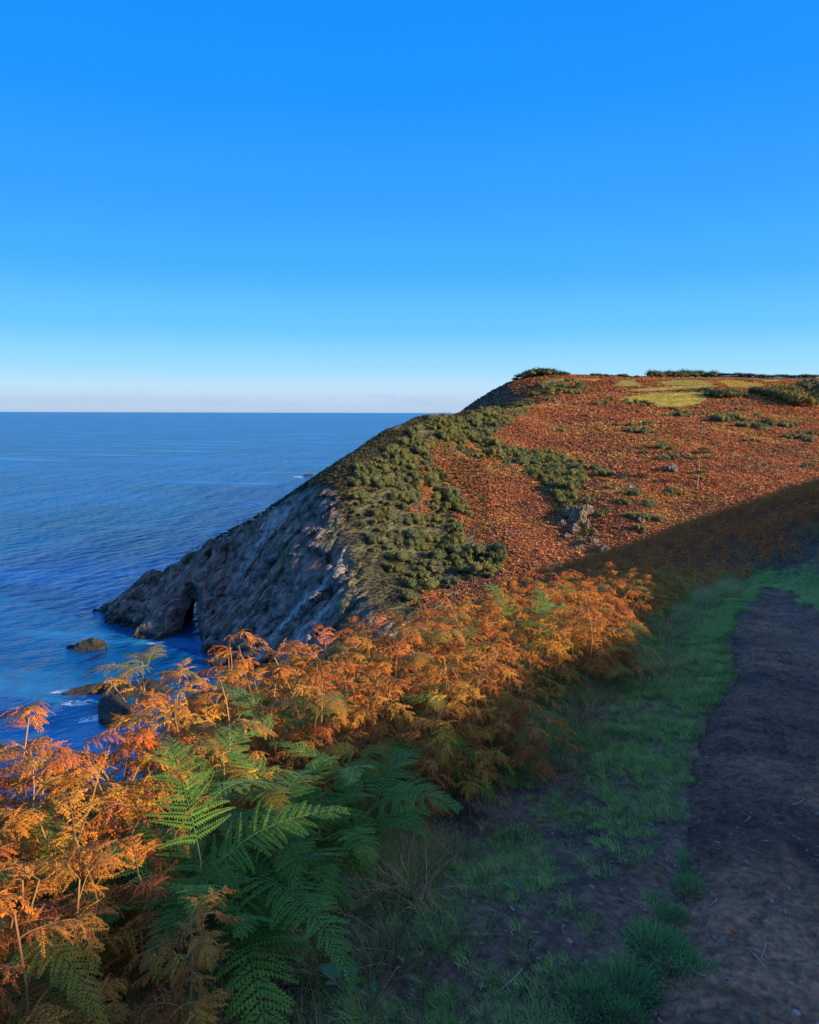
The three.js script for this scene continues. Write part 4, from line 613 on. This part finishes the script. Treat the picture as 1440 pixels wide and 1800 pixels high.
// --- bracken cover and shaded heath
{
  const cover = [], heath = [], turf = []; const r = rng(888);
  const W = -22;
  for (let z = -150; z > -520;) {
    const d = -z, step = mix(0.66, 1.25, smooth(170, 400, d));
    for (let x = W; x < 0.56 * d + 12; x += step) {
      const px = x + (r() - 0.5) * step, pz = z + (r() - 0.5) * step;
      if (px < -14 && d < 185) continue;
      const y = landAt(px, pz); if (y < 14) continue; const hill = hillAt(px, pz), cap = capAt(px, pz); if (cap < hill + 1) continue;
      if (inField(px, pz)) { for (let q = 0; q < 2; q++) { const k = 0.75 + 0.5 * r(); turf.push([px + (r() - 0.5) * step, y + 0.3, pz + (r() - 0.5) * step, 0.45 + 0.3 * r(), r() * 6.28, 0, 0.70 * k, 0.58 * k, 0.08 * k]); } continue; } if (inPoly(noseZone, px, pz) && !inPoly(patchZone, px, pz) && (px < 3 || fbm(px * 0.11, 3, pz * 0.11, 3) > 0.43)) { if (r() < 0.8) heath.push([px, y - 0.05, pz, 0.55 + 0.4 * r(), r() * 6.28]); continue; }
      if (px < mix(3, 28, smooth(215, 270, d)) && d < 290 && !inPoly(patchZone, px, pz)) { if (r() < 0.8) heath.push([px, y - 0.05, pz, 0.6 + 0.4 * r(), r() * 6.28]); continue; }
      // facing away to seaward: heath, not bracken
      const gx = (landAt(px + 2, pz) - landAt(px - 2, pz)) / 4; if (gx > 0.42 && (px < 12 || d > 420)) { if (r() < 0.5) heath.push([px, y - 0.05, pz, 1.0 + 0.6 * r(), r() * 6.28]); continue; }
      if (d > 230 && r() < 0.12) continue;
      const n = fbm(px * 0.06, 13, pz * 0.06, 4), m = fbm(px * 0.3, 17, pz * 0.3, 2), k = 0.88 + 0.3 * m, gold = smooth(0.52, 0.66, n), dull = smooth(0.5, 0.66, fbm(px * 0.16 + 5, 41, pz * 0.16, 4)) * 0.8, grn = smooth(0.62, 0.72, fbm(px * 0.1, 77, pz * 0.1, 3)) * 0.5;
      cover.push([px, y - 0.08, pz, (0.95 + 0.8 * r() * r() + 0.2 * r()) * mix(1, 1.35, smooth(200, 400, d)), r() * 6.28, (r() - 0.5) * 0.4, mix(mix(mix(0.60, 0.64, gold), 0.32, grn), 0.42, dull) * k, mix(mix(mix(0.245, 0.33, gold), 0.24, grn), 0.175, dull) * k, mix(mix(0.085, 0.09, gold), 0.085, dull) * k]);
    }
    z -= step;
  }
  // shaded seaward slope above the cliff
  const { x0 } = CB; for (let n = 0; n < 16000; n++) { const x = mix(-75, 22, r()), z = mix(-300, -190, r()), y = landAt(x, z), hill = hillAt(x, z), cap = capAt(x, z); if (cap < hill + 1.5 || y < 22 || inPoly(noseZone, x, z)) continue; heath.push([x, y - 0.1, z, 0.8 + 0.8 * r(), r() * 6.28]); }
  for (const h of heath) { const k = 0.6 + 0.6 * r(); h.push(0, 0.15 * k, 0.14 * k, 0.06 * k); }

  const vegMat = new THREE.MeshStandardMaterial({ vertexColors: true, roughness: 1, side: THREE.DoubleSide });
  scatter('hillside_bracken', tufts, vegMat, cover, 'russet dead bracken covering the hillside of the headland', 'bracken');
  scatter('pasture_grass', [tufts[1]], vegMat, turf, 'short yellow green grass of the headland pastures', 'grass');
  scatter('heath', [tufts[0], tufts[2]], vegMat, heath, 'dark low heath on the shaded seaward brow', 'heath');
}
// --- trees
const barkMat = new THREE.MeshStandardMaterial({ vertexColors: true, roughness: 0.95 });
const crowns = [bushGeo(801, { n: 900, leaf: 0.12, lobes: 12, flat: 0.9, core: 0.6, tint: [0.075, 0.105, 0.04] }), bushGeo(802, { n: 900, leaf: 0.13, lobes: 14, flat: 0.8, core: 0.55, tint: [0.10, 0.12, 0.04] }), bushGeo(803, { n: 800, leaf: 0.12, lobes: 11, flat: 0.9, core: 0.5, tint: [0.19, 0.165, 0.04] })];
const trunkGeo = (() => { const b = new Build(); b.tube([[0, -0.4, 0], [0.03, 0.3, 0.02], [0.02, 0.8, 0]], [0.09, 0.065, 0.04], [0.09, 0.07, 0.055], 6); b.tube([[0.03, 0.3, 0.02], [0.25, 0.7, 0.1]], [0.04, 0.02], [0.09, 0.07, 0.055], 5); b.tube([[0.02, 0.4, 0.02], [-0.25, 0.75, -0.1]], [0.04, 0.02], [0.09, 0.07, 0.055], 5); return b.geo(); })();
const tree = (name, p, size, ci, label, group, sx = 1.3, sy = 1) => { const g = add(new THREE.Group(), name); g.position.set(p[0], p[1], p[2]); const c = add(new THREE.Mesh(crowns[ci], bushMat), 'crown', g); c.scale.set(size * sx, size * sy, size * sx); c.position.y = size * 0.12; c.rotation.y = r3() * 6.28; const t = add(new THREE.Mesh(trunkGeo, barkMat), 'trunk', g); t.scale.setScalar(size); tag(g, label, 'tree', group); };
const skyTree = (px, py, size, ci, label, group, sx, sy) => { let p = null, q = py; while (!p && q < py + 60) { p = onLand(px, q); q += 1; } if (p) tree('windswept_tree', p, size, ci, label, group, sx, sy); };
for (const [px, s] of [[908, 2.0], [921, 3.4], [934, 4.2], [944, 5.0], [953, 5.0], [968, 4.4], [979, 3.2], [994, 2.4]]) skyTree(px, 660, s, px % 2, 'grey green windswept tree in the skyline clump at the brow', 'windswept trees at the brow', 1.5, 0.75);
for (let px = 1040; px < 1150; px += 11) skyTree(px + r3() * 6, 656, 1.0 + 0.9 * r3(), 0, 'tiny dark bush on the skyline between the brow and the tree belt', 'tiny bushes on the skyline', 1.4, 0.8);
for (let px = 1150; px < 1248; px += 8) skyTree(px + r3() * 4, 664, 3.0 + 1.6 * r3(), px % 2, 'dark green tree in the dense belt on the skyline behind the pastures', 'tree belt on the skyline', 1.35, 1.0);
for (let px = 1252; px < 1440; px += 8) skyTree(px + r3() * 5, 658, 1.8 + 1.0 * r3(), px % 3 ? 0 : 1, 'low dark tree in the far hedge along the skyline', 'far hedge trees', 1.7, 0.7);
for (const [px, py, s, ci] of [[1252, 697, 3.0, 0], [1264, 700, 3.4, 0], [1276, 700, 3.6, 1], [1288, 699, 3.4, 1], [1298, 698, 2.8, 0], [1240, 690, 2.2, 0], [1232, 688, 1.8, 0]]) { const p = onLand(px, py); if (p) tree('round_shrub', p, s, ci, 'rounded dark green shrub in the clump beside the large pasture', 'shrubs beside the large pasture', 1.3, 0.95); }
for (const [px, py, s, ci] of [[1328, 692, 2.6, 0], [1342, 694, 2.8, 1], [1354, 697, 3.2, 1], [1366, 700, 3.4, 1], [1378, 704, 3.6, 2], [1390, 708, 4.0, 2], [1404, 713, 4.4, 2], [1418, 716, 4.2, 2], [1372, 690, 3.4, 2], [1394, 694, 3.6, 2]]) { const p = onLand(px, py); if (p) tree('hedge_tree', p, s, ci, 'olive green tree in the hedge running down beside the bracken', 'hedge trees beside the bracken', 1.25, 1.1); }
for (const [px, py, s] of [[1405, 690, 4.4], [1420, 688, 4.8], [1434, 690, 4.6], [1446, 694, 5], [1440, 706, 4]]) { const p = onLand(px, py); if (p) tree('wood_tree', p, s, 0, 'dark blue green tree in the small wood at the far end of the hedge', 'small wood at the end of the hedge', 1.3, 1.1); }
for (const [px, s] of [[1102, 1], [1118, 1.2], [1132, 1.1], [1146, 1.2], [1162, 1.3], [1178, 1.4], [1194, 1.3], [1210, 1.5], [1224, 1.7]]) { const p = onLand(px, 692 - (px - 1102) * 0.035); if (p) { const m = add(new THREE.Mesh(gorseGeos[px % 5], bushMat), 'hedge_bush'); m.position.set(p[0], p[1] - 0.1, p[2]); m.scale.set(s * 3.2, s * 0.9, s); tag(m, 'low dark bush in the hedge bank between the two pastures', 'bush', 'hedge bank between pastures'); } }
{ // the lone pine on the hillside: bare leaning trunk, flat plates of foliage
  const p = onLand(1225, 856), g = add(new THREE.Group(), 'pine_tree'); g.position.set(...p); const H = 10.5, b = new Build(), tp = range(0, 1, 8).map((s) => [0.6 * s * s + 0.15 * Math.sin(s * 5), H * s - 0.3, 0.2 * s]);
  b.tube(tp, tp.map((_, k) => mix(0.22, 0.06, k / 8)), [0.26, 0.19, 0.14], 7); add(new THREE.Mesh(b.geo(), barkMat), 'trunk', g);
  const r = rng(12); for (const [h, dx, dz, L, W] of [[0.36, -1.2, 0.2, 1.5, 0.9], [0.38, 1.1, 0.3, 1.5, 0.9], [0.72, -1.9, 0.1, 1.6, 0.8], [0.74, 2.2, 0.2, 2.0, 0.9], [0.86, -1.0, -0.4, 1.7, 1.0], [0.88, 1.9, -0.3, 2.1, 0.9], [0.97, 0.6, 0.3, 1.7, 1.0]]) {
    const x0 = 0.6 * h * h, y0 = H * h - 0.3, br = new Build(); br.tube([[x0, y0, 0.2 * h], [x0 + dx * 0.5, y0 + 0.15, dz * 0.5], [x0 + dx, y0 + 0.3, dz]], [0.07, 0.05, 0.03], [0.2, 0.15, 0.11], 5); const lm = add(new THREE.Mesh(br.geo(), barkMat), 'branch', g);
    const f = new Build(); for (let i = 0; i < 420; i++) { const a = r() * 6.28, d = Math.sqrt(r()), x = x0 + dx + Math.cos(a) * d * L, z = dz + Math.sin(a) * d * W, y = y0 + 0.3 + (r() - 0.4) * 0.9 * (1.1 - d * 0.7), k = 0.6 + 0.8 * r(), c = [0.11 * k, 0.16 * k, 0.035 * k], l = 0.26 + 0.2 * r(), q = r() * 6.28; f.tri(f.v(x - Math.sin(q) * l * 0.3, y, z + Math.cos(q) * l * 0.3, c), f.v(x + Math.sin(q) * l * 0.3, y, z - Math.cos(q) * l * 0.3, c), f.v(x + Math.cos(q) * l, y + l * (r() * 1.4 - 0.3), z + Math.sin(q) * l, c)); }
    add(new THREE.Mesh(f.geo(), bushMat), 'foliage', lm);
  }
  tag(g, 'lone thin pine with flat foliage plates standing in the bracken', 'tree');
}
// --- rocks
function rockGeo(seed, { sx = 1, sy = 1, sz = 1, detail = 5, rough = 0.5, tint = [0.16, 0.14, 0.13], lich = 0.3 } = {}) {
  const g0 = new THREE.IcosahedronGeometry(1, detail), p = g0.attributes.position, r = rng(seed), cuts = []; for (let i = 0; i < 14; i++) { const v = new THREE.Vector3(r() - 0.5, r() - 0.5, r() - 0.5).normalize(); cuts.push([v, 0.55 + 0.4 * r()]); }
  const col = new Float32Array(p.count * 3), uv = new Float32Array(p.count * 2), v = new THREE.Vector3();
  for (let i = 0; i < p.count; i++) { v.fromBufferAttribute(p, i); const n = v.clone(); let R = 1.15; for (const [c, d] of cuts) { const k = n.dot(c); if (k > 0.01) R = Math.min(R, d / k); } const q = fbm(n.x * 2.2 + seed, n.y * 2.2, n.z * 2.2, 4), rd = 1 - Math.abs(2 * noise3(n.x * 4 + seed, n.y * 3, n.z * 4) - 1); R *= 1 + rough * (q - 0.5) * 0.9 - rough * 0.22 * Math.pow(rd, 5); p.setXYZ(i, n.x * R * sx, n.y * R * sy, n.z * R * sz); const k = 0.6 + 0.8 * fbm(n.x * 5, n.y * 5 + seed, n.z * 5, 3), lk = smooth(0.5, 0.65, fbm(n.x * 2 + 9, n.y * 2, n.z * 2 + seed, 3)) * lich; col.set([mix(tint[0], 0.24, lk) * k, mix(tint[1], 0.21, lk) * k, mix(tint[2], 0.09, lk) * k], i * 3); uv.set([(n.x * sx + n.z * sz) / 5, n.y * sy / 5], i * 2); }
  g0.setAttribute('color', new THREE.BufferAttribute(col, 3)); g0.setAttribute('uv', new THREE.BufferAttribute(uv, 2)); g0.computeVertexNormals(); return g0;
}
const rockMat = new THREE.MeshStandardMaterial({ vertexColors: true, map: rockGrain, color: new THREE.Color(1.5, 1.5, 1.5), roughness: 0.9, bumpMap: rockBump, bumpScale: 0.35, flatShading: true });
const rock = (name, p, geo, turn, label, category, group) => { const m = add(new THREE.Mesh(geo, rockMat), name); m.position.set(...p); m.rotation.y = turn; return tag(m, label, category, group); };
const wet = [0.05, 0.047, 0.046];
const seaRock = (px, py, w, h, d, seed, turn, label) => { const q = onSea(px, py); rock('sea_rock', [q[0], -h * 0.15, q[1]], rockGeo(seed, { sx: w * 1.25, sy: h * 1.45, sz: d * 1.25, tint: wet, lich: 0.08, rough: 0.7 }), turn, label, 'rock', 'rocks standing in the sea'); };
seaRock(158, 1140, 4.6, 3.0, 2.8, 41, 0.2, 'dark rounded rock alone in the sea off the tip of the headland');
seaRock(127, 1138, 1.0, 0.7, 0.8, 42, 0.2, 'small low rock touching the lone rounded sea rock');
seaRock(165, 1216, 4.6, 1.7, 2.2, 43, 0.1, 'long flat sea rock reaching out behind the umbrella shaped frond');
seaRock(215, 1222, 4.8, 3.2, 3.6, 44, 1.2, 'largest dark sea rock behind the umbrella shaped frond');
seaRock(200, 1255, 5.4, 2.6, 3.4, 45, 2.2, 'low dark sea rock nearest to the bracken');
seaRock(260, 1215, 4.5, 3.4, 4, 46, 0.5, 'dark sea rock half hidden by the bracken tops');
seaRock(392, 1166, 3.4, 2.2, 2.4, 47, 0.3, 'boulder at the cliff foot beside the white water');
seaRock(425, 1176, 2.4, 1.6, 1.8, 48, 1.3, 'smaller boulder at the cliff foot seaward of the bracken');
{ const q = onSea(541, 836); rock('sea_rock', [q[0], 0, q[1]], rockGeo(49, { sx: 6, sy: 2.2, sz: 4, tint: wet }), 0.4, 'tiny distant reef showing beyond the headland ridge', 'rock', 'rocks standing in the sea'); }
const crag = (px, py, w, h, d, seed, turn, label, tint = [0.27, 0.20, 0.13]) => { const p = onLand(px, py); if (!p) return; p[1] += h * 0.2; rock('crag_boulder', p, rockGeo(seed, { sx: w * 1.1, sy: h * 1.1, sz: d * 1.1, tint, rough: 0.9, detail: 4 }), turn, label, 'rock', 'rocks of the hillside crags'); };
crag(1018, 918, 2.6, 3.6, 2.4, 61, 0.4, 'largest pale block of the crag on the hillside');
crag(1030, 905, 1.9, 2.6, 1.8, 62, 1.1, 'tall pale block leaning on the largest crag block');
crag(1008, 935, 2.2, 2.0, 2.0, 63, 2.1, 'grey block at the shaded foot of the crag');
crag(990, 925, 1.2, 1.2, 1.1, 64, 0.2, 'small grey boulder on the shaded side of the crag');
crag(1000, 905, 1.6, 1.5, 1.4, 65, 3.0, 'rounded grey boulder at the top of the crag');
crag(1040, 955, 2.6, 1.1, 1.6, 66, 0.9, 'flat pale ledge below the crag');
crag(1060, 968, 1.8, 1.3, 1.5, 67, 1.9, 'pale rock at the lower end of the crag');
crag(1022, 962, 1.6, 0.8, 1.2, 68, 0.1, 'low pale ledge beneath the flat ledge of the crag');
crag(1012, 898, 1.3, 1.1, 1.2, 81, 0.7, 'small pale block capping the crag');
crag(1033, 928, 1.2, 1.7, 1.1, 82, 1.4, 'narrow upright pale block below the leaning crag block');
crag(997, 945, 1.5, 1.0, 1.2, 83, 2.5, 'low grey block at the left foot of the crag');
crag(1048, 940, 1.1, 0.9, 1.0, 84, 0.3, 'small sunlit block right of the crag');
crag(1072, 980, 1.5, 0.8, 1.1, 85, 1.0, 'lowest pale ledge of the crag above the spur');
crag(1182, 828, 2.6, 1.7, 1.6, 69, 0.6, 'dark rock outcrop beside the lone pine', [0.2, 0.18, 0.16]);
crag(1108, 858, 0.8, 0.4, 0.5, 70, 0.0, 'small white stone in the bracken below the line of gorse', [0.6, 0.55, 0.48]);
crag(1330, 870, 1.1, 0.35, 0.5, 71, 0.0, 'white stone in the bracken near the shaded bank', [0.6, 0.55, 0.48]);
crag(1128, 918, 1.1, 1.2, 1, 72, 0.0, 'pale boulder among gorse just above the shaded spur');
crag(808, 948, 1.0, 1.6, 1, 73, 0.5, 'upright pale boulder in the gorse of the nose');
crag(772, 1004, 1.7, 0.9, 1.2, 74, 0.5, 'pale ledge of rock low on the nose of the headland');
crag(800, 1045, 1.6, 0.7, 1.2, 75, 0.9, 'flat pale ledge under the gorse at the base of the nose');
crag(720, 1030, 0.7, 0.5, 0.6, 76, 0.9, 'small boulder on the shaded slope under the nose');
// --- foam where the swell meets rock
{
  const alpha = texOf(256, (u, v) => { const d = Math.hypot(u - 0.5, v - 0.5) * 2, n = tnoise(u, v, 6, 5, 21), l = 1 - Math.abs(2 * tnoise(u, v, 9, 3, 71) - 1); return smooth(0.72, 1.02, l * 0.8 + n * 0.5 - smooth(0.2, 0.95, d) * 0.75) * 0.9; });
  const fm = new THREE.MeshStandardMaterial({ color: new THREE.Color(0.75, 0.78, 0.8), roughness: 0.9, alphaMap: alpha, transparent: true });
  const foam = (px, py, w, d, turn, label) => { const q = onSea(px, py), g = new THREE.PlaneGeometry(w, d); g.rotateX(-Math.PI / 2); const m = add(new THREE.Mesh(g, fm), 'foam'); m.position.set(q[0], 0.03 + 0.004 * (px % 5), q[1]); m.rotation.y = turn; tag(m, label, 'foam', null, 'stuff'); };
  foam(275, 1130, 12, 5, 0.4, 'thin white foam at the foot of the cliff beside the arch'); foam(388, 1150, 5, 5, 0, 'bright white surf between the boulders at the cliff foot'); foam(425, 1184, 12, 6, 0.6, 'surf in front of the boulders at the cliff foot');
  foam(135, 1236, 15, 8, 0.2, 'white foam around the flat sea rock'); foam(165, 1262, 16, 9, 0.8, 'churned foam in front of the low sea rock'); foam(110, 1215, 12, 5, 0.5, 'foam streak seaward of the flat sea rock'); foam(525, 838, 22, 40, 0.2, 'pale surf beside the distant reef');
  foam(200, 1090, 10, 3, 0.9, 'thin foam line under the tip of the headland');
}
renderer.render(scene, camera);
